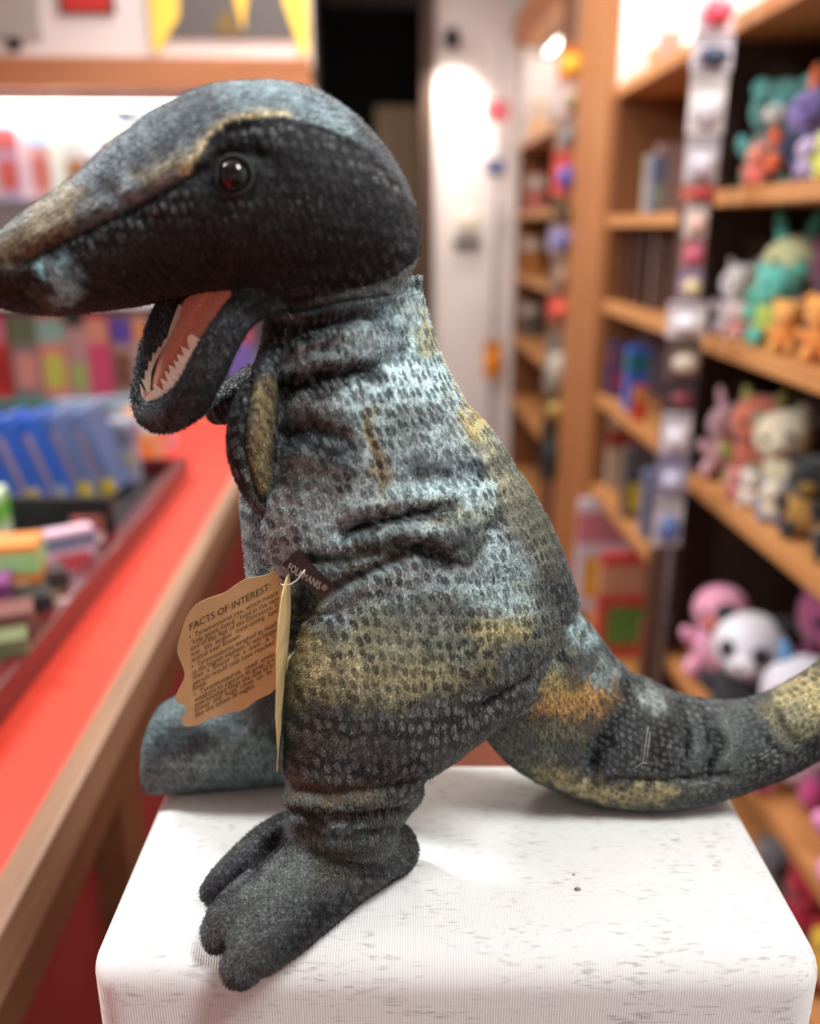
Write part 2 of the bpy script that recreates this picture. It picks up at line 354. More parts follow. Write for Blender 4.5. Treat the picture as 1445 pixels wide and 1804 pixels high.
# tail
loft(bm, 'tail', [
 (930,1000,800,1210,.412,.036), (1005,1052,842,1272,.424,.042), (1048,1108,885,1325,.432,.043), (1094,1172,955,1366,.437,.042), (1144,1209,1050,1397,.440,.040),
 (1202,1234,1142,1402,.440,.038), (1262,1248,1236,1388,.437,.034), (1322,1247,1312,1369,.433,.030), (1388,1224,1385,1343,.428,.027),
 (1448,1182,1458,1302,.423,.024), (1490,1130,1525,1240,.418,.020), (1520,1070,1560,1160,.414,.014), (1536,1030,1560,1060,.412,.006)])
# arms
loft(bm, 'arm', [(484,575,530,590,.385,.014), (462,610,512,625,.378,.016), (440,650,498,655,.372,.018), (412,695,492,695,.367,.018), (398,745,489,750,.364,.018),
 (400,800,485,808,.364,.016), (418,845,478,855,.366,.013), (440,880,474,885,.370,.009), (456,900,470,902,.374,.004)], sub=5)
loft(bm, 'fararm', [(440,640,490,700,.408,.014), (400,668,440,735,.406,.014), (374,688,390,748,.404,.012), (362,704,366,738,.403,.006)], sub=5)
# lower jaw: a padded roll round the mouth and the web below it
def P(*a): return pt(*a)
blob_tube(bm, 'jaw', [P(345,470,.404,22), P(318,510,.402,24), P(300,545,.400,26), P(276,600,.395,26), P(259,655,.389,26), P(258,700,.382,27), P(275,728,.374,32),
  P(306,726,.366,36), P(338,700,.360,39), P(366,650,.357,38), P(390,602,.357,35), P(418,560,.360,32), P(455,525,.368,34), P(520,490,.38,40)])
loft(bm, 'jaw', [(268,700,300,738,.384,.004), (272,660,345,690,.386,.006), (290,610,380,630,.390,.008), (310,560,415,580,.394,.010), (330,510,450,540,.398,.012), (360,470,500,500,.40,.014)], sub=4)
# brow and neck folds
blob_tube(bm, 'head', [P(318,312,.349,5), P(342,284,.3465,8), P(360,252,.347,10), (*P(385,224,.352,10),), P(425,206,.354,9), P(480,206,.352,6), P(540,216,.352,4)])
blob_tube(bm, 'torso', [P(470,545,.372,14), P(530,548,.362,15), P(600,532,.360,14), P(670,522,.366,12), P(728,512,.385,9)])
blob_tube(bm, 'torso', [P(738,488,.398,9), P(742,520,.398,9), P(752,560,.400,7)])
tmp = bpy.data.meshes.new('tmp'); bmesh.ops.recalc_face_normals(bm, faces=bm.faces); bm.to_mesh(tmp); bm.free()
to = bpy.data.objects.new('tmp', tmp); col.objects.link(to)
VOX = 0.00135
md = to.modifiers.new('r', 'REMESH'); md.mode = 'VOXEL'; md.voxel_size = VOX; md.adaptivity = 0
s1 = to.modifiers.new('s', 'SMOOTH'); s1.factor = 0.6; s1.iterations = 7
dg = bpy.context.evaluated_depsgraph_get()
body_me = bpy.data.meshes.new_from_object(to.evaluated_get(dg)); body_me.name = 'body'
bpy.data.objects.remove(to)
N = len(body_me.vertices)
co = np.empty(N * 3, np.float32); body_me.vertices.foreach_get('co', co); co = co.reshape(-1, 3).astype(np.float64)
def normals():
    no = np.empty(N * 3, np.float32); body_me.vertex_normals.foreach_get('vector', no); return no.reshape(-1, 3).astype(np.float64)
no = normals()
npv = lambda v: np.array(v[:])
cN, rN, uN, fN = map(npv, (CAM, RT, UP, FW))
def proj(c):
    q = c - cN; z = q @ fN
    return 722.5 + F * (q @ rN) / z, 902 - F * (q @ uN) / z, z
PX, PY, PZ = proj(co)
# nearest loft -> part id and grain coordinates
names = sorted({l[0] for l in LOFTS}); best = np.full(N, 1e9); part = np.zeros(N, int); S = np.zeros(N); T = np.zeros(N); TN = np.zeros(N)
GD = np.zeros((N, 3))
for li, (nm, cs, us, rs) in enumerate(LOFTS):
    C = np.array([c[:] for c in cs]); U = np.array([u[:] for u in us]); Rr = np.array(rs)
    seg = np.r_[0, np.cumsum(np.linalg.norm(np.diff(C, axis=0), axis=1))]
    lo = C.min(0) - 0.09; hi = C.max(0) + 0.09
    idx = np.where(((co > lo) & (co < hi)).all(1))[0]
    for ch in np.array_split(idx, max(1, len(idx) // 40000)):
        if not len(ch): continue
        d = np.linalg.norm(co[ch][:, None, :] - C[None], axis=2)
        un = U / np.linalg.norm(U, axis=1)[:, None]
        rel = co[ch][:, None, :] - C[None]
        a = (rel * un[None]).sum(2); hh = rel @ npv(HD)
        tg = np.gradient(C, axis=0); tg /= np.linalg.norm(tg, axis=1)[:, None] + 1e-9
        t3 = (rel * tg[None]).sum(2)
        nd = (a / Rr[None, :, 0]) ** 2 + (hh / np.maximum(Rr[None, :, 1], .004)) ** 2 + (t3 / 0.006) ** 2
        j = nd.argmin(1); k = np.arange(len(ch)); v = nd[k, j]
        bt = v < best[ch]
        g = ch[bt]; jj = j[bt]; kk = k[bt]
        best[g] = v[bt]; part[g] = names.index(nm)
        S[g] = seg[jj] + t3[kk, jj]
        rad = max(Rr[:, 0].mean(), 0.01)
        T[g] = a[kk, jj]; TN[g] = a[kk, jj] / Rr[jj, 0] + .5 * hh[kk, jj] / np.maximum(Rr[jj, 1], .004)
        GD[g] = tg[jj]
ID = {n: i for i, n in enumerate(names)}
def isin(parts): return np.isin(part, [ID[p] for p in parts.split()]) if parts else np.ones(N, bool)

def dist_poly(pts, X=None, Y=None):
    X = PX if X is None else X; Y = PY if Y is None else Y
    pts = np.array(pts, float); best = np.full(len(X), 1e9)
    if len(pts) == 1: return np.hypot(X - pts[0, 0], Y - pts[0, 1])
    for (ax, ay), (bx, by) in zip(pts[:-1], pts[1:]):
        dx, dy = bx - ax, by - ay; t = np.clip(((X - ax) * dx + (Y - ay) * dy) / (dx * dx + dy * dy), 0, 1)
        best = np.minimum(best, np.hypot(X - ax - t * dx, Y - ay - t * dy))
    return best
def inside(pts, X, Y):
    pts = np.array(pts, float); c = np.zeros(len(X), bool)
    for (x1, y1), (x2, y2) in zip(pts, np.roll(pts, -1, 0)):
        if y1 == y2: continue
        c ^= ((y1 > Y) != (y2 > Y)) & (X < (x2 - x1) * (Y - y1) / (y2 - y1) + x1)
    return c
near = (no @ fN) < 0.25                                # the side of the toy the strokes are sewn on
PXM = 0.40 / F                                         # metres per pixel at the toy
def groove(pts, r, amp, parts=''):
    """stitched crease or puff: amp in pixels, negative = into the stuffing"""
    d = dist_poly(pts); m = near & isin(parts) & (d < 3 * r)
    # taper at the ends
    e0 = np.hypot(PX - pts[0][0], PY - pts[0][1]); e1 = np.hypot(PX - pts[-1][0], PY - pts[-1][1])
    k = np.exp(-(d / r) ** 2) * np.clip(np.minimum(e0, e1) / (2.0 * r) + 0.25, 0, 1)
    co[m] += no[m] * (k[m] * amp * (1.35 if amp < 0 else 1.2) * PXM)[:, None]
GROOVES = [
 ([(20,470),(90,436),(200,382),(300,332),(345,300)], 9, -9, 'head'), ([(60,425),(180,365),(290,310),(340,270)], 14, 5, 'head'),
 ([(520,214),(600,236),(660,272),(705,330)], 9, -5, 'head'), ([(360,262),(395,226),(450,214)], 10, -10, 'head'), ([(352,318),(385,275),(440,262),(475,285)], 14, -9, 'head'),
 ([(185,330),(225,365),(262,392)], 12, -6, 'head'), ([(70,455),(90,500),(60,540)], 9, -5, 'head'),
 ([(480,546),(560,540),(640,522),(735,505)], 8, -14, 'head torso'), ([(430,560),(480,530),(530,545)], 9, -8, ''),
 ([(478,600),(540,575),(610,562),(660,560)], 10, -12, 'torso'), ([(490,632),(560,600),(640,585)], 12, 7, 'torso'),
 ([(480,690),(560,665),(640,652),(700,632)], 13, -14, 'torso'), ([(485,660),(560,635),(640,620)], 13, 6, 'torso'),
 ([(480,770),(540,750),(620,780)], 14, -8, 'torso'), ([(470,800),(540,800),(640,830)], 14, 5, 'torso'),
 ([(604,938),(640,925),(700,910),(745,902),(790,893)], 11, -17, 'torso thigh'), ([(600,905),(690,880),(780,868)], 14, 7, 'torso'), ([(620,962),(700,945),(770,945)], 12, 8, 'torso thigh'),
 ([(700,985),(650,1008),(600,1028),(560,1052),(530,1092),(508,1140)], 9, -26, ''), ([(640,1035),(580,1068),(540,1125)], 16, 12, 'thigh'), ([(520,1010),(545,1040),(515,1090)], 16, -16, 'torso'), ([(700,958),(745,970),(800,1000)], 11, -18, ''), ([(720,930),(790,940),(830,965)], 14, 9, 'torso thigh'), ([(680,970),(640,975),(590,985),(530,985)], 10, -9, ''),
 ([(800,985),(840,945),(880,920)], 14, -9, 'torso thigh'), ([(740,860),(800,850),(870,835)], 16, -7, 'torso'), ([(905,880),(885,920),(850,975)], 14, -8, 'torso thigh'),
 ([(770,905),(830,930),(870,960)], 13, 5, 'torso thigh'), ([(825,800),(865,790),(900,830),(910,900)], 14, -6, 'torso'),
 ([(630,700),(650,780),(680,890)], 9, -4, 'torso'), ([(780,600),(830,720),(880,850),(905,1000),(925,1100),(935,1200)], 7, -5, 'torso thigh'),
 ([(1020,1085),(1000,1140),(950,1200),(900,1225),(840,1262)], 12, -16, 'torso tail thigh'),
 ([(505,1385),(580,1398),(660,1395),(745,1378)], 10, -10, 'thigh'), ([(503,1430),(580,1440),(650,1436),(712,1428)], 8, -13, ''), ([(510,1412),(600,1420),(735,1405)], 10, 6, 'thigh'),
 ([(540,1465),(600,1472),(700,1462)], 8, -8, ''), ([(560,1485),(620,1490),(690,1478)], 9, 5, ''),
 ([(500,1470),(440,1530),(385,1588)], 9, -12, 'foot'), ([(480,1560),(420,1640),(392,1680)], 8, -9, 'foot'),
 ([(1030,1110),(1040,1200),(1000,1260)], 9, -6, 'tail'), ([(1110,1190),(1090,1250),(1060,1320),(1040,1370)], 9, -22, 'tail'), ([(1060,1150),(1075,1210)], 10, 6, 'tail'),
 ([(1140,1215),(1125,1260),(1115,1330)], 12, 6, 'tail'), ([(1205,1238),(1212,1290),(1200,1370)], 8, -13, 'tail'), ([(1245,1250),(1262,1290),(1245,1370)], 8, -16, 'tail'),
 ([(1320,1255),(1345,1300),(1370,1330)], 8, -11, 'tail'), ([(1355,1245),(1380,1285),(1410,1320)], 8, -11, 'tail'), ([(1040,1390),(1090,1372),(1180,1378),(1290,1366)], 7, -10, 'tail'),
 ([(438,660),(428,730),(430,800),(458,880)], 6, -7, 'arm'), ([(470,650),(488,700),(484,800)], 8, 4, 'arm'),
]
for g in GROOVES: groove(*g)
# soft lumps of the stuffing and puckers of the knit
lump = np.zeros(N)
for k, (fr, am) in enumerate(((38, .0011), (75, .0007), (160, .00028), (330, .00012))):
    a = [1.3 * k + 0.4, 2.1 * k + 1, 0.7 * k + 2]
    lump += am * np.sin(co[:, 0] * fr + a[0] + 1.7 * np.sin(co[:, 2] * fr * .6 + a[1])) * np.sin(co[:, 2] * fr * .9 + a[1] + 1.3 * np.sin(co[:, 1] * fr * .8)) * np.sin(co[:, 1] * fr * .8 + a[2] + 1)
co += no * lump[:, None]
# nothing sinks into the plinth
co[:, 2] = np.where((co[:, 2] < ZT + .0006) & (co @ npv(HD) > .30), ZT + .0006 + (co[:, 2] - ZT - .0006) * .02, co[:, 2])
body_me.vertices.foreach_set('co', co.astype(np.float32).ravel()); body_me.update()
no = normals(); PX, PY, PZ = proj(co)
# ---- printed colours of the velour, panel by panel, with some fold shade painted in
wx = 10 * np.sin(co[:, 0] * 310 + 3 * np.sin(co[:, 2] * 190)) + 6 * np.sin(co[:, 2] * 620 + 2.2 * np.sin(co[:, 0] * 500)) + 8 * np.sin(co[:, 1] * 240 + 1)
wy = 10 * np.sin(co[:, 2] * 290 + 3 * np.sin(co[:, 0] * 210) + 2) + 6 * np.sin(co[:, 0] * 560 + 2 * np.sin(co[:, 2] * 470)) + 8 * np.sin(co[:, 1] * 270 + 4)
QX, QY = PX + wx * .7, PY + wy * .7
RGB = np.zeros((N, 3))
def base(parts, c): RGB[isin(parts)] = lin(c)
def paint(parts, pts, r, c, alpha=1.0, hard=1.2, warp=True):
    X, Y = (QX, QY) if warp else (PX, PY)
    d = dist_poly(pts, X, Y); k = (alpha * np.exp(-(d / r) ** (2 * hard)) * isin(parts))[:, None]
    RGB[:] = RGB * (1 - k) + np.array(lin(c)) * k
def panel(parts, poly, c, alpha=1.0, soft=4.0):
    d = dist_poly(list(poly) + [poly[0]], PX, PY); s = np.where(inside(poly, PX, PY), d, -d)
    k = (alpha * np.clip(s / soft * .5 + .5, 0, 1) * isin(parts))[:, None]
    RGB[:] = RGB * (1 - k) + np.array(lin(c)) * k
#PAINT
base('head', (27, 30, 33)); base('torso', (112, 120, 122)); base('thigh', (70, 70, 66)); base('foot', (58, 60, 60)); base('jaw', (54, 60, 65))
base('farleg farfoot', (92, 104, 108)); base('tail', (52, 53, 54)); base('arm', (28, 31, 34)); base('fararm', (38, 38, 40))
# head crown
crown = [(-40,500),(20,474),(90,436),(150,405),(200,380),(250,355),(300,330),(335,306),(352,272),(372,240),(400,217),(440,207),(500,206),(560,220),(610,240),(660,272),(700,318),(730,360),(800,300),(760,60),(300,40),(-60,300)]
panel('head', crown, (92, 99, 103))
def cp(*a, **k): paint('head', *a, **k)
inC = isin('head') & inside(crown, PX, PY); save = RGB.copy()
cp([(-10,450),(60,415),(110,385)], 52, (98, 82, 56)); cp([(60,370),(120,335)], 24, (140, 124, 92), .6); cp([(190,300),(240,250),(330,215)], 36, (78, 88, 96))
cp([(215,300),(240,370)], 16, (120, 132, 136), .8); cp([(260,315),(310,290)], 22, (120, 112, 84), .8); cp([(430,160),(540,185),(620,225)], 40, (104, 124, 130), .9)
cp([(540,215),(600,235)], 18, (120, 140, 140), .8); cp([(650,225),(720,330)], 30, (58, 62, 68), .8); cp([(300,215),(360,180)], 26, (70, 78, 86), .8)
cp([(325,300),(352,268),(378,236),(410,214),(450,206),(500,206)], 13, (160, 146, 104), .95, warp=False)
cp([(130,395),(200,360),(260,330)], 12, (84, 94, 96), .7)
RGB[~inC & isin('head')] = save[~inC & isin('head')]
cp([(-10,500),(30,475)], 26, (44, 36, 22)); cp([(92,470),(120,505),(112,520)], 25, (118, 166, 172), .95, hard=1.8); cp([(60,520),(100,535)], 14, (92, 84, 58), .7)
cp([(160,470),(230,440),(330,420)], 26, (52, 54, 56), .5); cp([(480,400),(560,330),(640,330)], 60, (46, 45, 46), .4); cp([(350,370),(420,420)], 30, (48, 49, 50), .35)
cp([(600,460),(700,420)], 40, (36, 34, 36), .5); cp([(395,265),(415,300)], 30, (14, 14, 16), .8); cp([(470,505),(520,520)], 24, (56, 60, 64), .4)
# trunk
tp = lambda *a, **k: paint('torso', *a, **k)
tp([(470,560),(560,545),(700,530)], 22, (60, 66, 68)); tp([(490,610),(540,585),(600,560),(655,560)], 20, (26, 28, 30)); tp([(640,560),(700,590),(740,620)], 26, (108, 116, 118), .8)
tp([(600,555),(680,560),(700,590)], 14, (66, 84, 96), .7)
tp([(480,560),(465,640),(478,700)], 26, (64, 70, 72)); tp([(500,640),(580,620)], 18, (92, 98, 98)); tp([(488,690),(560,672),(640,652)], 20, (22, 24, 26)); tp([(640,650),(690,630)], 16, (74, 96, 112), .9)
tp([(620,700),(700,690),(780,640),(760,580)], 50, (138, 156, 160)); tp([(700,740),(800,760),(860,800)], 60, (124, 134, 136)); tp([(760,610),(745,550)], 14, (130, 122, 90), .9)
tp([(500,730),(600,740)], 24, (84, 88, 88)); tp([(490,780),(560,770),(600,800)], 26, (44, 52, 56)); tp([(500,830),(600,850)], 22, (92, 98, 98)); tp([(700,750),(760,730)], 30, (100,104,104), .8)
tp([(640,720),(656,780),(682,890)], 12, (124, 106, 66), .85); tp([(480,900),(560,930),(620,950)], 32, (124, 140, 144)); tp([(700,880),(780,860),(860,850)], 32, (130, 146, 148))
tp([(740,815),(800,835),(880,820)], 22, (74, 78, 84), .8); tp([(780,900),(850,900)], 24, (118, 116, 92), .8); tp([(605,938),(700,910),(790,892)], 12, (28, 28, 30), .9)  # last stroke: dark of the hip fold painted along its groove
tp([(830,690),(850,760)], 24, (160, 138, 84)); tp([(860,780),(890,840),(920,880)], 26, (138, 130, 104)); tp([(790,600),(820,680)], 18, (150, 150, 128), .8)
tp([(900,900),(940,960),(970,1020)], 34, (96, 92, 80)); tp([(940,880),(990,960),(1015,1060)], 22, (54, 52, 52)); tp([(975,1040),(980,1120),(960,1190)], 36, (36, 36, 38))
tp([(440,900),(450,1000),(470,1050)], 24, (92, 96, 98)); tp([(820,940),(800,980)], 18, (70, 70, 70), .8); tp([(860,960),(900,1000),(900,1060)], 30, (124, 138, 140), .9)
tp([(640,960),(720,960),(780,980)], 18, (58, 58, 52), .8); tp([(540,985),(620,985)], 14, (70, 66, 48), .8); tp([(490,660),(476,720)], 12, (40, 40, 40), .7)
tp([(490,608),(540,586),(600,563),(640,556)], 15, (16, 17, 19)); tp([(482,694),(540,680),(600,666),(662,654)], 17, (12, 13, 14)); tp([(490,775),(540,765),(590,790)], 22, (30, 36, 40), .85); tp([(482,720),(478,800),(468,860)], 15, (24, 24, 26), .9)  # last stroke: shadow of the arm painted onto the trunk
tp([(480,862),(520,850)], 16, (56, 60, 60), .6); tp([(700,955),(760,970),(792,992)], 10, (26, 28, 30), .9); tp([(815,985),(835,950),(880,925)], 14, (46, 44, 40), .85); tp([(745,815),(810,830),(872,822)], 14, (62, 66, 74), .8)  # second and third strokes paint shade into the hip creases
tp([(612,938),(640,925),(700,912),(762,898)], 8, (14, 14, 15), .95, warp=False); tp([(885,800),(930,870),(965,940)], 24, (92, 90, 74), .8); tp([(700,660),(760,680)], 34, (150, 170, 174), .8); tp([(800,850),(850,880)], 24, (136, 152, 156), .8)  # first stroke blackens the deep hip fold with painted shade
# thigh and shin
hp = lambda *a, **k: paint('thigh', *a, **k)
hp([(600,1060),(700,1020),(800,1000)], 46, (120, 128, 122)); hp([(560,1040),(640,1020),(690,990)], 22, (116, 104, 70)); hp([(840,1000),(900,1060)], 46, (116, 128, 128)); hp([(580,1090),(620,1100)], 20, (104, 116, 130), .8)
hp([(540,1150),(560,1180),(620,1180)], 50, (134, 124, 90)); hp([(640,1120),(700,1140)], 46, (116, 114, 92)); hp([(760,1100),(800,1160)], 40, (96, 96, 88)); hp([(860,1120),(910,1110)], 30, (126, 112, 74)); hp([(880,1180),(800,1200)], 26, (104, 90, 60), .7)
hp([(900,1170),(940,1160)], 24, (60, 60, 62)); hp([(680,1200),(760,1190)], 34, (122, 112, 78), .9); hp([(900,1000),(930,1040)], 20, (110, 116, 110))
hp([(530,1218),(620,1222),(700,1225)], 20, (116, 108, 80)); hp([(500,1290),(620,1290),(760,1280),(900,1230)], 44, (44, 42, 40)); hp([(560,1310),(620,1315)], 12, (70, 68, 64), .7); hp([(500,1350),(740,1350)], 26, (34, 32, 31))
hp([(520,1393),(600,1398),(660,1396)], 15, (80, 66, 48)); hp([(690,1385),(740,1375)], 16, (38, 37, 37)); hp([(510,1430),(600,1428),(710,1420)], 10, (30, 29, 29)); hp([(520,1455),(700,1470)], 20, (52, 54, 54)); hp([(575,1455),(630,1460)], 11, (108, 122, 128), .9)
# foot
fp = lambda *a, **k: paint('foot', *a, **k)
fp([(500,1480),(440,1525),(375,1575)], 34, (38, 37, 42)); fp([(560,1480),(640,1470)], 24, (60, 64, 64)); fp([(440,1580),(520,1530),(560,1520)], 30, (80, 84, 80)); fp([(560,1530),(620,1540)], 24, (64, 64, 54)); fp([(620,1590),(520,1660)], 26, (30, 31, 33)); fp([(600,1500),(660,1540)], 20, (34, 34, 34)); fp([(700,1480),(735,1500)], 24, (72, 74, 72)); fp([(420,1640),(440,1700)], 34, (64, 66, 64)); fp([(575,1455),(625,1462)], 10, (110, 124, 130), .8)
tp([(540,1030),(520,1080),(505,1130)], 20, (16, 16, 17), .9, warp=False)  # dark gap of belly against thigh, partly shadow painted into the print
# far leg, tail, jaw, arms
q = lambda *a, **k: paint('farleg farfoot', *a, **k)
q([(275,1280),(290,1330)], 26, (80, 94, 100)); q([(320,1300),(350,1320)], 30, (62, 68, 74)); q([(400,1320),(470,1310)], 26, (104, 120, 122)); q([(300,1350),(380,1345)], 16, (108, 124, 126)); q([(460,1230),(500,1280)], 40, (58, 62, 66))
l = lambda *a, **k: paint('tail', *a, **k)
l([(880,1240),(900,1290),(960,1330)], 34, (82, 84, 82)); l([(1018,1100),(1040,1130)], 20, (116, 132, 134)); l([(1000,1150),(960,1180),(930,1220)], 22, (100, 100, 84)); l([(990,1150),(1005,1190)], 10, (26, 26, 28)); l([(960,1240),(1010,1240),(1060,1225)], 34, (146, 104, 46)); l([(950,1200),(980,1210)], 20, (124, 106, 62), .8)
l([(960,1290),(1020,1300)], 22, (92, 86, 66)); l([(1060,1180),(1080,1190)], 22, (104, 112, 112)); l([(1105,1200),(1085,1270),(1055,1330)], 18, (20, 20, 22)); l([(1140,1220),(1160,1245)], 17, (118, 120, 118)); l([(1170,1290),(1160,1340)], 28, (34, 28, 26)); l([(1220,1280),(1225,1330)], 16, (78, 80, 82)); l([(1285,1270),(1290,1330)], 20, (80, 82, 80)); l([(1205,1250),(1208,1340)], 7, (20, 20, 21)); l([(1253,1260),(1256,1350)], 8, (18, 18, 20))
l([(1400,1240),(1460,1210)], 44, (142, 124, 82)); l([(1380,1270),(1440,1280)], 26, (104, 96, 72), .8); l([(1350,1340),(1445,1310)], 16, (40, 38, 36), .9)
l([(960,1360),(1040,1394),(1110,1398),(1180,1392)], 20, (136, 122, 84)); l([(880,1310),(930,1345)], 18, (92, 94, 82)); l([(1220,1388),(1290,1372)], 10, (92, 92, 84), .8)
j = lambda *a, **k: paint('jaw', *a, **k)
j([(262,640),(252,700),(270,740)], 20, (84, 92, 98)); j([(300,560),(280,600)], 14, (70, 76, 80)); j([(380,600),(420,550)], 22, (30, 31, 33), .7)
a_ = lambda *a, **k: paint('arm', *a, **k)
a_([(468,680),(462,740),(456,800),(462,850)], 21, (112, 98, 62), warp=False, hard=2); a_([(462,590),(462,640)], 24, (64, 68, 72))
LU = RGB @ np.array([.21, .72, .07]); RGB = LU[:, None] + (RGB - LU[:, None]) * .85
RGB = RGB * (2.15 * np.maximum(LU, .002) ** .30)[:, None]
RGB[isin('torso thigh tail farleg farfoot')] *= np.array([1.08, 1.18, 1.14]); RGB[inC] *= 1.2
DS = np.full(N, 1.0); DS[isin('head')] = .10; DS[isin('foot jaw')] = .25; DS[isin('farfoot farleg')] = .5; DS[isin('tail')] = .8; DS[inC] = .75
def dots(parts, pts, r, v):
    d = dist_poly(pts, PX, PY); k = np.exp(-(d / r) ** 2) * isin(parts); DS[:] = DS * (1 - k) + v * k
dots('head', [(70,480),(150,425),(260,385),(330,340)], 22, .8); dots('head', [(430,225),(560,240),(690,330)], 26, .8); dots('head', [(720,420),(690,485),(560,515)], 30, .7); dots('head', [(385,345),(435,350)], 14, 1)
dots('foot', [(620,1600),(720,1530)], 26, .8); dots('foot', [(500,1560),(470,1620)], 30, .5); dots('thigh', [(500,1320),(700,1330)], 36, .45); dots('torso', [(480,560),(600,545)], 30, .5)
ca = body_me.attributes.new('print', 'FLOAT_COLOR', 'POINT'); c4 = np.ones((N, 4), np.float32); c4[:, :3] = np.clip(RGB, 0, 1); c4[:, 3] = DS; ca.data.foreach_set('color', c4.ravel())
# dot spacing by panel: u = across the nap, v = along it
RTn = npv(RT); HDn = npv(HD); HH = (co - cN) @ HDn
fl = np.zeros((N, 3), np.float32)
U0 = T + .6 * (HH - .4); V0 = co[:, 2] + .25 * (HH - .4)
XR = co @ RTn; ZC = co[:, 2]; HV = HH - .4
def centre(nm, along):
    L_ = [l for l in LOFTS if l[0] == nm][0]; C = np.array([q[:] for q in L_[1]]); r = np.array([q[0] for q in L_[3]])
    x, z = C @ RTn, C[:, 2]; s = np.r_[0, np.cumsum(np.linalg.norm(np.diff(C, axis=0), axis=1))]
    k, o = (z, x) if along == 'z' else (x, z); q = np.argsort(k)
    key = ZC if along == 'z' else XR; return np.interp(key, k[q], o[q]), np.interp(key, k[q], r[q]), np.interp(key, k[q], s[q])
fl[:, 0] = (XR + .5 * HV) / .0040; fl[:, 1] = (ZC + .2 * HV) / .0064
m = isin('torso'); oc, ow, os_ = centre('torso', 'z'); fl[m, 0] = ((.5 * (XR - oc) + .5 * (XR - oc) / ow * .062 + .5 * HV) / .0040)[m]; fl[m, 1] = ((ZC + .2 * HV - .10 * np.abs(XR - oc)) / .0066)[m]
m = isin('tail'); oc, ow, os_ = centre('tail', 'x'); fl[m, 0] = (((ZC - oc) / ow * .030 + .5 * HV) / .0036)[m]; fl[m, 1] = (os_ / .0042)[m]
m = isin('foot farfoot jaw arm fararm'); fl[m, 0] = ((XR + .3 * ZC) / .0036)[m]; fl[m, 1] = ((.8 * ZC + .8 * HV) / .0050)[m]
m = isin('head') & ~inC; fl[m, 0] = ((XR + .25 * ZC) / .0036)[m]; fl[m, 1] = ((ZC + .2 * HV) / .0054)[m]
m = inC; fl[m, 0] = ((ZC * .88 - XR * .48 + .5 * HV) / .0027)[m]; fl[m, 1] = ((XR * .88 + ZC * .48) / .0062)[m]
fl[:, 2] = part * 3.7
fa = body_me.attributes.new('grain', 'FLOAT_VECTOR', 'POINT'); fa.data.foreach_set('vector', fl.ravel())
body_me.polygons.foreach_set('use_smooth', [True] * len(body_me.polygons))

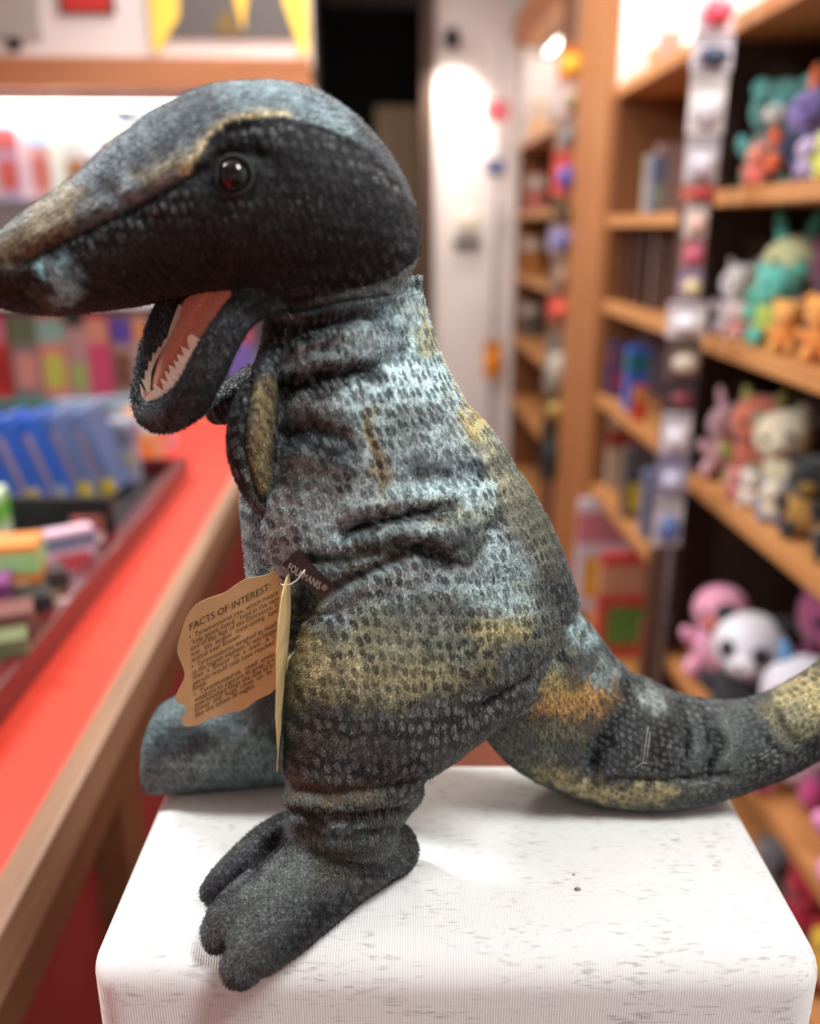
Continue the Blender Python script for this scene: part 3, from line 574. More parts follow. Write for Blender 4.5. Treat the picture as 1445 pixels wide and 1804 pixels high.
def velour(name):
    m = bpy.data.materials.new(name); m.use_nodes = True; nt = m.node_tree; b = nt.nodes['Principled BSDF']; L = nt.links.new
    def nd(t, **kw):
        n = nt.nodes.new(t)
        for k, v in kw.items(): setattr(n, k, v)
        return n
    A = nd('ShaderNodeAttribute', attribute_name='print'); G = nd('ShaderNodeAttribute', attribute_name='grain')
    vo = nd('ShaderNodeTexVoronoi', voronoi_dimensions='2D'); vo.inputs['Scale'].default_value = 1; vo.inputs['Randomness'].default_value = .5
    L(G.outputs['Vector'], vo.inputs['Vector'])
    dm = nd('ShaderNodeMapRange', interpolation_type='SMOOTHSTEP'); dm.inputs[1].default_value = .38; dm.inputs[2].default_value = .29; dm.inputs[3].default_value = 0; dm.inputs[4].default_value = 1
    L(vo.outputs['Distance'], dm.inputs[0])
    lum = nd('ShaderNodeRGBToBW'); L(A.outputs['Color'], lum.inputs[0])
    dk = nd('ShaderNodeMapRange', interpolation_type='SMOOTHSTEP'); dk.inputs[1].default_value = .03; dk.inputs[2].default_value = .08; L(lum.outputs[0], dk.inputs[0])   # 0 dark .. 1 light
    ld = nd('ShaderNodeMix', data_type='RGBA', blend_type='MULTIPLY'); ld.inputs[0].default_value = 1; L(A.outputs['Color'], ld.inputs[6]); ld.inputs[7].default_value = (.24, .24, .25, 1)
    dd = nd('ShaderNodeMix', data_type='RGBA', blend_type='ADD'); dd.inputs[0].default_value = 1; L(A.outputs['Color'], dd.inputs[6]); dd.inputs[7].default_value = (.075, .082, .085, 1)
    dc = nd('ShaderNodeMix', data_type='RGBA'); L(dk.outputs[0], dc.inputs[0]); L(dd.outputs[2], dc.inputs[6]); L(ld.outputs[2], dc.inputs[7])
    # dots vary in strength from place to place
    nz = nd('ShaderNodeTexNoise'); nz.inputs['Scale'].default_value = .22; L(G.outputs['Vector'], nz.inputs['Vector'])
    ns = nd('ShaderNodeMapRange'); ns.inputs[1].default_value = .35; ns.inputs[2].default_value = .6; ns.inputs[3].default_value = .45; ns.inputs[4].default_value = 1; L(nz.outputs[0], ns.inputs[0])
    m0 = nd('ShaderNodeMath', operation='MULTIPLY'); L(dm.outputs[0], m0.inputs[0]); L(ns.outputs[0], m0.inputs[1])
    mu = nd('ShaderNodeMath', operation='MULTIPLY'); L(m0.outputs[0], mu.inputs[0]); L(A.outputs['Alpha'], mu.inputs[1])
    mx = nd('ShaderNodeMix', data_type='RGBA'); L(mu.outputs[0], mx.inputs[0]); L(A.outputs['Color'], mx.inputs[6]); L(dc.outputs[2], mx.inputs[7])
    # fine pile
    tc = nd('ShaderNodeTexCoord'); mp = nd('ShaderNodeMapping'); mp.inputs['Scale'].default_value = (1150, 1150, 420); L(tc.outputs['Object'], mp.inputs['Vector'])
    fn = nd('ShaderNodeTexNoise'); fn.inputs['Scale'].default_value = 1; fn.inputs['Detail'].default_value = 2; L(mp.outputs[0], fn.inputs['Vector'])
    fr = nd('ShaderNodeMapRange'); fr.inputs[1].default_value = .32; fr.inputs[2].default_value = .68; fr.inputs[3].default_value = .58; fr.inputs[4].default_value = 1.42; L(fn.outputs[0], fr.inputs[0])
    m2 = nd('ShaderNodeTexNoise'); m2.inputs['Scale'].default_value = 160; m2.inputs['Detail'].default_value = 4; L(tc.outputs['Object'], m2.inputs['Vector'])
    r2 = nd('ShaderNodeMapRange'); r2.inputs[1].default_value = .3; r2.inputs[2].default_value = .7; r2.inputs[3].default_value = .7; r2.inputs[4].default_value = 1.3; L(m2.outputs[0], r2.inputs[0])
    ml = nd('ShaderNodeMath', operation='MULTIPLY'); L(fr.outputs[0], ml.inputs[0]); L(r2.outputs[0], ml.inputs[1])
    fx = nd('ShaderNodeMix', data_type='RGBA', blend_type='MULTIPLY'); fx.inputs[0].default_value = 1; L(mx.outputs[2], fx.inputs[6]); L(ml.outputs[0], fx.inputs[7])
    sp = nd('ShaderNodeMapRange'); sp.inputs[1].default_value = .64; sp.inputs[2].default_value = .74; sp.inputs[4].default_value = .16; L(fn.outputs[0], sp.inputs[0])  # pale specks added to the colour as sparkle on the pile
    sc_ = nd('ShaderNodeMix', data_type='RGBA', blend_type='ADD'); L(sp.outputs[0], sc_.inputs[0]); L(fx.outputs[2], sc_.inputs[6]); sc_.inputs[7].default_value = (.5, .55, .56, 1)
    L(sc_.outputs[2], b.inputs['Base Color'])
    # silvery foil glints inside the dots
    gl = nd('ShaderNodeMapRange'); gl.inputs[1].default_value = .55; gl.inputs[2].default_value = .66; L(fn.outputs[0], gl.inputs[0])
    gm = nd('ShaderNodeMath', operation='MULTIPLY'); L(gl.outputs[0], gm.inputs[0]); L(mu.outputs[0], gm.inputs[1])
    ro = nd('ShaderNodeMapRange'); ro.inputs[3].default_value = .62; ro.inputs[4].default_value = .28; L(gm.outputs[0], ro.inputs[0]); sl = nd('ShaderNodeMapRange'); sl.inputs[3].default_value = .22; sl.inputs[4].default_value = 1.0; L(gm.outputs[0], sl.inputs[0]); L(sl.outputs[0], b.inputs['Specular IOR Level']); L(ro.outputs[0], b.inputs['Roughness'])
    b.inputs['Specular IOR Level'].default_value = .3; b.inputs['Sheen Weight'].default_value = .06; b.inputs['Sheen Roughness'].default_value = .4; b.inputs['Sheen Tint'].default_value = (.7, .8, .85, 1)
    bp = nd('ShaderNodeBump'); bp.inputs['Strength'].default_value = .7; bp.inputs['Distance'].default_value = .0006; L(fn.outputs[0], bp.inputs['Height'])
    b2 = nd('ShaderNodeBump'); b2.inputs['Strength'].default_value = .5; b2.inputs['Distance'].default_value = .0008; L(dm.outputs[0], b2.inputs['Height']); L(bp.outputs[0], b2.inputs['Normal'])
    L(b2.outputs[0], b.inputs['Normal'])
    return m
VEL = velour('printed_velour')
base_p = at(620, 1560, .36); base_p.z = ZT
dino = thing('plush_dinosaur', 'dark printed velour tyrannosaur plush puppet standing on the pale cloth-covered plinth', 'plush toy', base_p)
def under(o, parent):                                  # parent while keeping world coordinates
    o.parent = parent; o.matrix_parent_inverse = parent_inv(parent); return o
def parent_inv(p):
    M = Matrix.Identity(4); q = p
    M = Matrix.LocRotScale(p.location, p.rotation_euler, None) if p.parent is None else Matrix.LocRotScale(p.parent.location, p.parent.rotation_euler, None)
    return M.inverted()
body = under(link('body', body_me, VEL), dino)
# pile: short strands leaning along the nap
rng = np.random.default_rng(4)
nt_ = len(body_me.polygons); NS = 260000
tri = np.empty(len(body_me.loops), np.int32); body_me.loops.foreach_get('vertex_index', tri)
vis = np.where(((no @ fN) < .35) & (PX > -30) & (PX < 1475))[0]
pick = rng.choice(vis, NS)
c0 = co[pick] + rng.normal(0, VOX * .45, (NS, 3)); n0 = no[pick]; c0 -= n0 * ((c0 - co[pick]) * n0).sum(1)[:, None]
tang = GD[pick] - n0 * (GD[pick] * n0).sum(1)[:, None]; tang /= np.linalg.norm(tang, axis=1)[:, None] + 1e-9
tang += rng.normal(0, .35, (NS, 3)); side = np.cross(n0, tang); side /= np.linalg.norm(side, axis=1)[:, None] + 1e-9
ln = rng.uniform(.0007, .0016, NS) * np.where(np.isin(part[pick], [ID['jaw'], ID['foot']]), 1.35, 1.0)
dirn = n0 * rng.uniform(.35, .9, NS)[:, None] + tang * .8; dirn /= np.linalg.norm(dirn, axis=1)[:, None]
wd = .00018
v = np.empty((NS, 3, 3)); v[:, 0] = c0 - side * wd; v[:, 1] = c0 + side * wd; v[:, 2] = c0 + dirn * ln[:, None]
v[:, :, 2] = np.maximum(v[:, :, 2], np.where(c0[:, 2] < ZT + .004, ZT + .0003, -1)[:, None])
pm = bpy.data.meshes.new('pile'); pm.vertices.add(NS * 3); pm.vertices.foreach_set('co', v.astype(np.float32).ravel())
pm.loops.add(NS * 3); pm.loops.foreach_set('vertex_index', np.arange(NS * 3, dtype=np.int32)); pm.polygons.add(NS); pm.polygons.foreach_set('loop_start', np.arange(0, NS * 3, 3, dtype=np.int32))
pm.update()
pc = np.ones((NS, 3, 4), np.float32); pc[:, :, :3] = (np.clip(RGB[pick] * rng.choice([.55, .85, 1.1, 1.7], NS)[:, None] , 0, 1))[:, None, :]; pc[:, :, 3] = DS[pick][:, None]
pm.attributes.new('print', 'FLOAT_COLOR', 'POINT').data.foreach_set('color', pc.ravel())
pf = np.repeat(fl[pick][:, None, :], 3, 1).astype(np.float32); pm.attributes.new('grain', 'FLOAT_VECTOR', 'POINT').data.foreach_set('vector', pf.ravel())
pile = under(link('pile', pm, VEL), body) if False else under(link('pile', pm, VEL), dino)
pile['kind'] = 'stuff'
bvh = BVHTree.FromPolygons([tuple(c) for c in co], [tuple(p.vertices) for p in body_me.polygons])
def hit(px, py):
    v = ray(px, py).normalized(); r = bvh.ray_cast(CAM, v)
    return (r[0], r[1]) if r[0] is not None else (at(px, py, .4), -v)
# eye
ep, en = hit(413, 309)
me_ = bpy.data.meshes.new('eye'); bm = bmesh.new(); bmesh.ops.create_uvsphere(bm, u_segments=32, v_segments=20, radius=.0060)
for v_ in bm.verts: v_.co = v_.co + ep - en * .0016
under(from_bm('eye', bm, mat('eye_plastic', (5, 4, 4), .09, spec=.5), None, True), dino)
bm = bmesh.new(); bmesh.ops.create_uvsphere(bm, u_segments=24, v_segments=16, radius=.0060)
fe = ep + HD * (2 * (.3865 - (ep - CAM).dot(HD)) + .001)
for v_ in bm.verts: v_.co = v_.co + fe
under(from_bm('eye', bm, mat('eye_plastic', (5, 4, 4), .09, spec=.5), None, True), dino)
bm = bmesh.new()
M = Matrix.Translation(ep + en * .0002) @ en.to_track_quat('Z', 'Y').to_matrix().to_4x4()
for a in range(28):
    for b in range(8):
        pass
rings = []
for a in range(28):
    t = a * 2 * math.pi / 28; c = Vector((math.cos(t) * .0066, math.sin(t) * .0066, 0))
    rings.append([bm.verts.new(M @ (c + c.normalized() * .0011 * math.cos(b * math.pi / 4) + Vector((0, 0, .0009 * math.sin(b * math.pi / 4))))) for b in range(8)])
for a in range(28):
    for b in range(8): bm.faces.new((rings[a][b], rings[(a + 1) % 28][b], rings[(a + 1) % 28][(b + 1) % 8], rings[a][(b + 1) % 8]))
under(from_bm('eyelid', bm, mat('eyelid_black', (13, 12, 13), .7, bump=.4, bscale=900), None, True), dino)
# nostril crease omitted: the snout has only a printed dark tip
# mouth lining
rows = [((250,702),(272,722)), ((257,690),(292,712)), ((261,664),(316,688)), ((276,628),(345,645)), ((296,590),(374,595)), ((314,548),(402,552)), ((330,512),(432,506)), ((345,480),(460,470))]
bm = bmesh.new(); gr = []
cr_ = cat_rom([(a[0], a[1], b[0], b[1], .386 + .0005 * i, .364) for i, (a, b) in enumerate(rows)], 6)
for r in cr_:
    line = []
    for k in range(25):
        t = k / 24; x = r[0] + (r[2] - r[0]) * t; y = r[1] + (r[3] - r[1]) * t; d = r[4] + (r[5] - r[4]) * t
        puff = .0055 * math.sin(math.pi * min(t / .5, 1)) if t < .5 else .0045 * math.sin(math.pi * (t - .5) / .5)
        line.append(bm.verts.new(at(x, y, d - puff + .003)))
    gr.append(line)
for i in range(len(gr) - 1):
    for k in range(24): bm.faces.new((gr[i][k], gr[i][k + 1], gr[i + 1][k + 1], gr[i + 1][k]))
lining = under(from_bm('mouth_lining', bm, mat('salmon_felt', (232, 158, 130), .9, bump=.6, bscale=1500, vary=.12, vscale=500, sheen=.3), None, True), dino)
so = lining.modifiers.new('t', 'SOLIDIFY'); so.thickness = .0012
felt = mat('ivory_felt', (214, 203, 186), .85, bump=.3, bscale=1200, vary=.05, vscale=300)
tt = [(353,600),(341,617),(331,635),(324,655),(313,675),(302,695),(289,711),(273,719),(262,713),(249,697),(246,676),(254,688),(260,694),(258,687),(273,689),(271,680),(279,683),(287,690),(291,695),(283,668),(296,674),(290,654),(300,659),(297,643),(310,650),(306,636),(316,639),(311,624),(324,628),(319.5,611),(335,618),(331,604),(330,593),(337,588.5)]
def tp_(x, y): return at(x, y, .3595 + (353 - x) * .00011 - (0.0 if x > 262 else (262 - x) * .0001))
under(prism('teeth_strip', [tp_(*p) for p in tt], HD * .0009, felt), dino)
tf = [(315,536),(321,540),(318,553),(307,578),(296,601),(281,624),(272,641),(266,657),(264,686),(260,694),(249,668),(255,670),(256,652),(260,655),(262,636),(267,638),(269,621),(274,624),(279,611),(284,612),(289,598),(294,596),(302,569),(311,545)]
under(prism('teeth_strip', [at(x, y, .376 - (y - 536) * .00005) for x, y in tf], HD * .0009, mat('ivory_felt_edge', (196, 180, 156), .85)), dino)
# woven label sewn into the hip seam
sat = mat('black_satin', (12, 12, 13), .5, bump=.5, bscale=900)
LB = [(527,967),(496,994),(515,1012),(540,1034),(566,1058),(590,1032),(560,1005),(541,984)]
def lbp(x, y): return at(x, y, .352 - (x - 527) * .00022 + .0012 * math.sin((x - 496) / 18))
wl = under(prism('woven_label', [lbp(*p) for p in LB], HD * .0005, sat), dino)
wl['label'] = 'black satin label with pale woven lettering'
def text_mesh(s, size=1.0, font_shear=0.0):
    cu = bpy.data.curves.new('t', 'FONT'); cu.body = s; cu.size = size; cu.shear = font_shear; cu.resolution_u = 3
    o = bpy.data.objects.new('t', cu); col.objects.link(o); d_ = bpy.context.evaluated_depsgraph_get()
    me = bpy.data.meshes.new_from_object(o.evaluated_get(d_)); bpy.data.objects.remove(o); return me
def letter_obj(name, items, m, fn, parent):
    """items: (string, origin px, e1 px/unit, e2 px/unit, width px or None); fn maps pixel -> surface point"""
    V = []; Fc = []
    for s, o_, e1, e2, wpx in items:
        me = text_mesh(s); vs = [v.co.copy() for v in me.vertices]
        if not vs: continue
        x0 = min(v.x for v in vs); x1 = max(v.x for v in vs); kx = (wpx / (x1 - x0)) if wpx else 1.0
        b = len(V)
        for v in vs:
            u = (v.x - x0) * kx
            V.append(fn(o_[0] + e1[0] * u + e2[0] * v.y, o_[1] + e1[1] * u + e2[1] * v.y))
        Fc += [[b + i for i in p.vertices] for p in me.polygons]
    me = bpy.data.meshes.new(name); me.from_pydata(V, [], Fc); return link(name, me, m, parent)
thread = mat('pale_thread', (190, 190, 184), .7)
t1 = letter_obj('lettering', [('FOLKMANIS', (506,1003), (.845,.535), (8,-17), 66), ('\u00ae', (565,1037), (.845,.535), (7,-12), 10)], thread,
   lambda x, y: lbp(x, y) - ray(x, y) * .0007, None)
t1.parent = wl
fib = mat('white_fibre', (210, 210, 205), .6)
for pl_ in (((1142,1280),(1139,1300),(1136,1325),(1133,1345)), ((1146,1290),(1143,1312),(1138,1345)), ((1120,1352),(1134,1343),(1142,1346)), ((505,548),(512,556),(516,563))):
    under(tube('loose_thread', [hit(*q_)[0] + (CAM - hit(*q_)[0]).normalized() * .0016 for q_ in pl_], .00011, fib, None, 5), dino)
# ---- hang tag
tagp = at(512, 1008, .358)
ht = thing('hang_tag', 'tan paper hang tag printed with dinosaur facts, hanging at the toy hip', 'tag', tagp)
def cdp(x, y): return at(x, y, .362 + (505 - x) * .00010)
card = [(511,1008),(495,1002),(481,1007),(465,1014),(441,1018),(427,1023),(413,1032),(394,1045),(370,1053),(347,1064),(330,1084),(321,1108),(314,1132),(313,1152),(325,1184),(321,1202),(311,1222),(310,1236),(329,1246),(321,1266),(326,1279),(347,1278),(372,1265),(402,1256),(430,1250),(450,1235),(487,1212),(490,1160),(493,1100),(501,1050)]
def smooth2(p):
    n = len(p); return [tuple((2 * p[i][k] * .5 * 2 + (p[(i+1) % n][k] - p[i-1][k]) * t + (2*p[i-1][k] - 5*p[i][k] + 4*p[(i+1) % n][k] - p[(i+2) % n][k]) * t*t + (-p[i-1][k] + 3*p[i][k] - 3*p[(i+1) % n][k] + p[(i+2) % n][k]) * t**3) * .5 for k in (0, 1)) for i in range(n) for t in (0, .33, .66)]
paper = mat('tan_paper', (182, 162, 114), .55, vary=.10, vscale=60)
bc = under(prism('back_leaf', [cdp(*p) for p in smooth2(card)], HD * .0004, paper), ht)
ink = mat('brown_ink', (66, 44, 24), .7)
E1 = Vector((142, -73)); n1 = E1.normalized(); E2 = Vector((-11, -138)).normalized()
def line(s, x, y, wd, h): return (s, (x, y), (n1.x, n1.y), (E2.x * h, E2.y * h), wd)
LN = [('FACTS OF INTEREST:', 335,1111,160,17), ('\u2022  Tyrannosaurus rex, which means', 334,1127,176,12), ('\u201cking tyrant lizard,\u201d lived at the very', 336,1137,176,12), ('end of the Age of the Dinosaurs. It', 336,1147,174,12),
 ('was  the  largest  meat-eating  land', 337,1157,172,12), ('animal ever known.', 338,1167,98,12), ('\u2022  Tyrannosaurus weighed as much', 338,1179,170,12), ('as the biggest elephant. It was longer', 339,1189,168,12),
 ('than  a  boxcar  on  a  train.  A  t', 340,1198,162,12), ('person would only have reached', 341,1208,160,12), ('knee.', 341,1217,27,12), ('\u2022  Tyrannosaurus  used  amaz', 342,1228,160,12), ('weapons to capture its prey; it h', 343,1237,158,12),
 ('saw-toothed fangs the size of bi', 344,1246,156,12), ('knives  and  huge  claws  on  its', 344,1255,152,12), ('like the talons of eagles.', 345,1264,118,12)]
t2 = letter_obj('lettering', [line(*q_) for q_ in LN], ink, lambda x, y: cdp(x, y) - ray(x, y) * .0006, None)
t2.parent = bc
fr_ = [(511,1008,.3615),(514,1030,.3625),(513,1080,.3635),(509,1130,.3645),(504,1190,.365),(500,1250,.365),(496,1290,.364),(493,1335,.362),(490,1361,.352),(488,1358,.346),(490,1325,.342),(488,1290,.340),(486,1262,.339),(488,1205,.338),(488,1150,.338),(491,1100,.340),(497,1052,.346),(503,1025,.353)]
under(prism('front_leaf', [at(*p) for p in fr_], RT * -.0004, mat('tan_paper_edge', (206, 178, 124), .55)), ht)
pts = [at(494,1029,.3615) - ray(0, 0) * 0, at(500,1031,.358), at(512,1030,.354), at(524,1022,.351), at(532,1012,.350), at(537,1004,.3495)]
under(tube('loop_fastener', pts, .00035, mat('clear_nylon', (225, 222, 210), .3), None, 6), ht)
under(tube('eyelet', [at(494 + 2.2 * math.cos(a), 1028 + 2.2 * math.sin(a), .3605) for a in [i * math.pi / 5 for i in range(11)]], .0003, mat('eyelet_dark', (60, 48, 36), .5), None, 6), ht)

# ------------------------------------------------------------------ plinth under heather jersey
bm = bmesh.new(); add_box(bm, -.147, .190, .310, .472, .06, ZT, 0)
top_e = [e for e in bm.edges if all(v.co.z > .5 for v in e.verts)]; ver_e = [e for e in bm.edges if abs(e.verts[0].co.z - e.verts[1].co.z) > .5]
bmesh.ops.bevel(bm, geom=top_e + ver_e, offset=.019, segments=9, affect='EDGES', profile=.5)
me = bpy.data.meshes.new('jersey_cover'); bm.to_mesh(me); bm.free()
pl = thing('display_plinth', 'rectangular display plinth wrapped in pale grey heather jersey', 'plinth', (0, 0, 0), -YAW)
hj = bpy.data.materials.new('heather_jersey'); hj.use_nodes = True; nt = hj.node_tree; b = nt.nodes['Principled BSDF']; L = nt.links.new
tc = nt.nodes.new('ShaderNodeTexCoord')
def nz(scale, vec, det=3):
    mp = nt.nodes.new('ShaderNodeMapping'); mp.inputs['Scale'].default_value = vec; L(tc.outputs['Object'], mp.inputs['Vector'])
    n = nt.nodes.new('ShaderNodeTexNoise'); n.inputs['Scale'].default_value = scale; n.inputs['Detail'].default_value = det; L(mp.outputs[0], n.inputs['Vector']); return n
n1 = nz(1, (130, 560, 560)); r1 = nt.nodes.new('ShaderNodeMapRange'); r1.inputs[1].default_value = .52; r1.inputs[2].default_value = .72; L(n1.outputs[0], r1.inputs[0])
n3 = nz(1, (40, 60, 60)); r3 = nt.nodes.new('ShaderNodeMapRange'); r3.inputs[1].default_value = .4; r3.inputs[2].default_value = .6; L(n3.outputs[0], r3.inputs[0])
mm = nt.nodes.new('ShaderNodeMath'); mm.operation = 'MULTIPLY'; L(r1.outputs[0], mm.inputs[0]); L(r3.outputs[0], mm.inputs[1])
mx = nt.nodes.new('ShaderNodeMix'); mx.data_type = 'RGBA'; L(mm.outputs[0], mx.inputs[0]); mx.inputs[6].default_value = (*lin((216, 216, 213)), 1); mx.inputs[7].default_value = (*lin((172, 170, 169)), 1)
wv = nt.nodes.new('ShaderNodeTexWave'); wv.wave_type = 'BANDS'; wv.bands_direction = 'X'; wv.inputs['Scale'].default_value = 260; wv.inputs['Distortion'].default_value = .4; L(tc.outputs['Object'], wv.inputs['Vector'])
r2 = nt.nodes.new('ShaderNodeMapRange'); r2.inputs[3].default_value = .985; r2.inputs[4].default_value = 1.01; L(wv.outputs['Fac'], r2.inputs[0])
m2 = nt.nodes.new('ShaderNodeMix'); m2.data_type = 'RGBA'; m2.blend_type = 'MULTIPLY'; m2.inputs[0].default_value = 1; L(mx.outputs[2], m2.inputs[6]); L(r2.outputs[0], m2.inputs[7]); L(m2.outputs[2], b.inputs['Base Color'])
b.inputs['Roughness'].default_value = .9; b.inputs['Sheen Weight'].default_value = .2
bp = nt.nodes.new('ShaderNodeBump'); bp.inputs['Strength'].default_value = .3; bp.inputs['Distance'].default_value = .0005; L(wv.outputs['Fac'], bp.inputs['Height']); L(bp.outputs[0], b.inputs['Normal'])
link('jersey_cover', me, hj, pl, True)
box('kick_board', -.140, .183, .317, .465, 0, .07, mat('plinth_board', (120, 90, 60), .6), pl, .003)
for x_, y_, s_ in ((.058, .385, .0014), (.0612, .394, .0006)): 
    pass

for px, py, r_, lb in ((1018, 1567, .0016, 'small dark lint speck lying on the jersey right of the foot'), (1011, 1541, .0007, 'tiny grey lint dot just behind the larger lint speck')):
    p = atz(px, py, ZT + .0002); bm = bmesh.new(); bmesh.ops.create_icosphere(bm, subdivisions=2, radius=1)
    for v in bm.verts: v.co = Vector((v.co.x * r_ * (1 + .3 * math.sin(9 * v.co.y)), v.co.y * r_ * .8, max(v.co.z, -.3) * r_ * .45))
    o = from_bm('lint_speck', bm, mat('lint_grey', (120, 118, 120), .95), None, True); o.location = p + Vector((0, 0, r_ * .1)); tag(o, lb, 'lint')
# ------------------------------------------------------------------ goods in the shop
def fab(c): return mat('plush_%d_%d_%d' % c, c, .9, bump=.3, bscale=300, vary=.06, vscale=40, sheen=.3)
def gloss(c): return mat('card_%d_%d_%d' % c, c, .35, vary=.03)
_sph = None
def sphere_mesh(c, shiny=False):
    key = 'ball_%d_%d_%d' % c + ('s' if shiny else '')
    if key in bpy.data.meshes: return bpy.data.meshes[key]
    bm = bmesh.new(); bmesh.ops.create_uvsphere(bm, u_segments=20, v_segments=12, radius=1)
    me = bpy.data.meshes.new(key); bm.to_mesh(me); bm.free(); me.materials.append(gloss(c) if shiny else fab(c))
    me.polygons.foreach_set('use_smooth', [True] * len(me.polygons)); return me
def ell(name, parent, loc, s, c, shiny=False, rot=(0, 0, 0)):
    o = bpy.data.objects.new(name, sphere_mesh(c, shiny)); col.objects.link(o); o.parent = parent; o.location = loc; o.scale = s; o.rotation_euler = rot; return o
BLK = (22, 20, 22)
def plush(label, loc, h, body, head=None, ear='round', belly=None, accent=None, face=-2.2, group=None, patch=None, tilt=0.0, name='plush_toy'):
    """a seated soft toy h metres tall facing the aisle and the camera"""
    head = head or body; accent = accent or head; belly = belly or head
    t = thing(name, label, 'plush toy', loc, face + math.pi / 2, group)   # local -Y is the front
    if tilt: t.rotation_euler.y = tilt
    r = h * .27
    ell('body', t, (0, 0, h * .29), (r * 1.02, r * .9, h * .29), body)
    ell('head', t, (0, -h * .03, h * .70), (r * 1.05, r * .95, h * .27), head)
    ell('muzzle', t, (0, -h * .03 - r * .82, h * .64), (r * .42, r * .35, r * .32), belly); ell('nose', t, (0, -h * .03 - r * 1.14, h * .66), (r * .1, r * .08, r * .08), BLK, True)
    for s in (-1, 1):
        if ear == 'long': ell('ear', t, (s * r * .5, 0, h * 1.0), (r * .22, r * .14, h * .2), accent, rot=(0, s * .25, 0))
        elif ear == 'round': ell('ear', t, (s * r * .78, 0, h * .90), (r * .34, r * .2, r * .34), accent)
        elif ear == 'point':
            bm = bmesh.new(); bmesh.ops.create_cone(bm, segments=10, radius1=r * .34, radius2=r * .05, depth=r * .7, cap_ends=True)
            e = from_bm('ear', bm, fab(accent), t, True); e.location = (s * r * .6, 0, h * .96); e.rotation_euler = (0, s * .35, 0)
        elif ear == 'eyes': ell('eye_bump', t, (s * r * .55, -r * .2, h * .93), (r * .36, r * .34, r * .36), accent)
        if patch: ell('eye_patch', t, (s * r * .42, -h * .03 - r * .80, h * .735), (r * .26, r * .16, r * .3), patch, rot=(0, s * .4, 0))
        ell('eye', t, (s * r * .42, -h * .03 - r * (.92 if not patch else .94), h * .74), (r * .12, r * .08, r * .13), BLK, True)
        ell('arm', t, (s * r * .98, -r * .35, h * .36), (r * .28, r * .3, h * .15), accent if patch is None else patch, rot=(.5, s * .5, 0))
        ell('foot', t, (s * r * .62, -r * .9, h * .115), (r * .34, r * .42, h * .115), accent if patch is None else patch)
    return t
def ysolve(px, x, z):                                  # where along the shelf front a point shows at that bearing
    k = (px - 722.5) / F; a = RT - FW * k; return -(a.x * x + a.z * (z - CAM.z)) / a.y
def on_shelf(px, x, z, hpx=None):
    y = ysolve(px, x, z); p = Vector((x, y, z)); zc = (p - CAM).dot(FW); return p, zc / F
PEND = []
def sp_(label, px, x, z, hpx, body, **k):
    p, s = on_shelf(px, x, z); ear = k.get('ear', 'round'); h = min(hpx * s, {.34: .455, .84: .288, 1.175: .270, 1.49: .295, .08: .215}[z] / {'long': 1.2, 'none': .98}.get(ear, 1.12)); PEND.append([label, p, h, body, k, h * .27])
def settle():                                          # nudge neighbours apart inside the bay, then build
    for _ in range(200):
        for i, A in enumerate(PEND):
            for B in PEND[i + 1:]:
                if abs(A[1].z - B[1].z) > .01 or A[1].z < .4: continue
                dv = Vector((A[1].x - B[1].x, A[1].y - B[1].y, 0)); need = (A[5] + B[5]) * 1.1
                if dv.length < need:
                    dv = dv.normalized() * (need - dv.length) * .25; A[1] += dv; B[1] -= dv
        for A in PEND:
            r = A[5] * 1.42
            A[1].y = min(A[1].y, 2.09 - r); A[1].x = min(max(A[1].x, .765 + r), 1.195 - r); A[1].z = A[4].get('zz') or A[1].z
    for label, p, h, body, k, r in PEND: p.z += .0012 + abs(k.get('tilt', 0)) * r; plush(label, p, h, body, **k)
G1 = 'plush toys on the top shelf of the near bay'
sp_('grey beanie plush with a teal head beside the dark pilaster, upper shelf', 1300, .86, 1.49, 165, (186, 176, 170), head=(96, 176, 170), belly=(226, 224, 214), ear='round', group=G1)
sp_('pale grey plush sitting behind the teal headed one', 1360, .95, 1.49, 225, (170, 176, 172), head=(176, 196, 180), group=G1)
sp_('coral pink small plush in front on the upper shelf', 1330, .80, 1.49, 70, (226, 116, 104), head=(226, 134, 110), ear='point', group=G1)
sp_('navy plush with violet head and orange ears', 1385, .84, 1.49, 150, (42, 52, 74), head=(126, 112, 176), accent=(232, 112, 66), ear='long', group=G1, tilt=.3)
sp_('bright green frog plush with raised eyes', 1440, .90, 1.49, 215, (150, 180, 84), head=(134, 190, 96), accent=(134, 190, 96), ear='eyes', group=G1)
sp_('small lilac plush at the shelf edge', 1414, .79, 1.49, 75, (190, 170, 206), head=(200, 178, 212), accent=(96, 104, 160), ear='long', group=G1)
sp_('yellow plush under the green frog', 1450, .79, 1.49, 80, (216, 222, 96), ear='round', group=G1)
G2 = 'plush toys on the second shelf of the near bay'
sp_('white and grey kitten plush nearest the pilaster, second shelf', 1276, .84, 1.175, 118, (206, 196, 196), head=(228, 222, 222), accent=(190, 170, 176), ear='point', group=G2)
sp_('pale yellow plush with turquoise hat ears', 1332, .88, 1.175, 172, (222, 222, 176), head=(222, 222, 170), accent=(92, 200, 184), ear='long', group=G2)
sp_('turquoise headed plush behind the orange ones', 1348, .82, 1.175, 140, (180, 196, 90), head=(104, 204, 184), group=G2)
sp_('rosy plush lying low in front of the kitten', 1292, .79, 1.175, 60, (218, 140, 140), head=(226, 196, 192), group=G2)
sp_('lime plush at the back of the second shelf', 1392, .94, 1.175, 165, (166, 176, 92), ear='round', group=G2)
sp_('orange round plush with a dark nose, smaller of two', 1368, .79, 1.175, 92, (222, 138, 62), head=(240, 176, 92), ear='round', group=G2)
sp_('large orange round plush at the frame edge', 1432, .80, 1.175, 118, (216, 134, 60), head=(240, 164, 80), ear='round', group=G2)
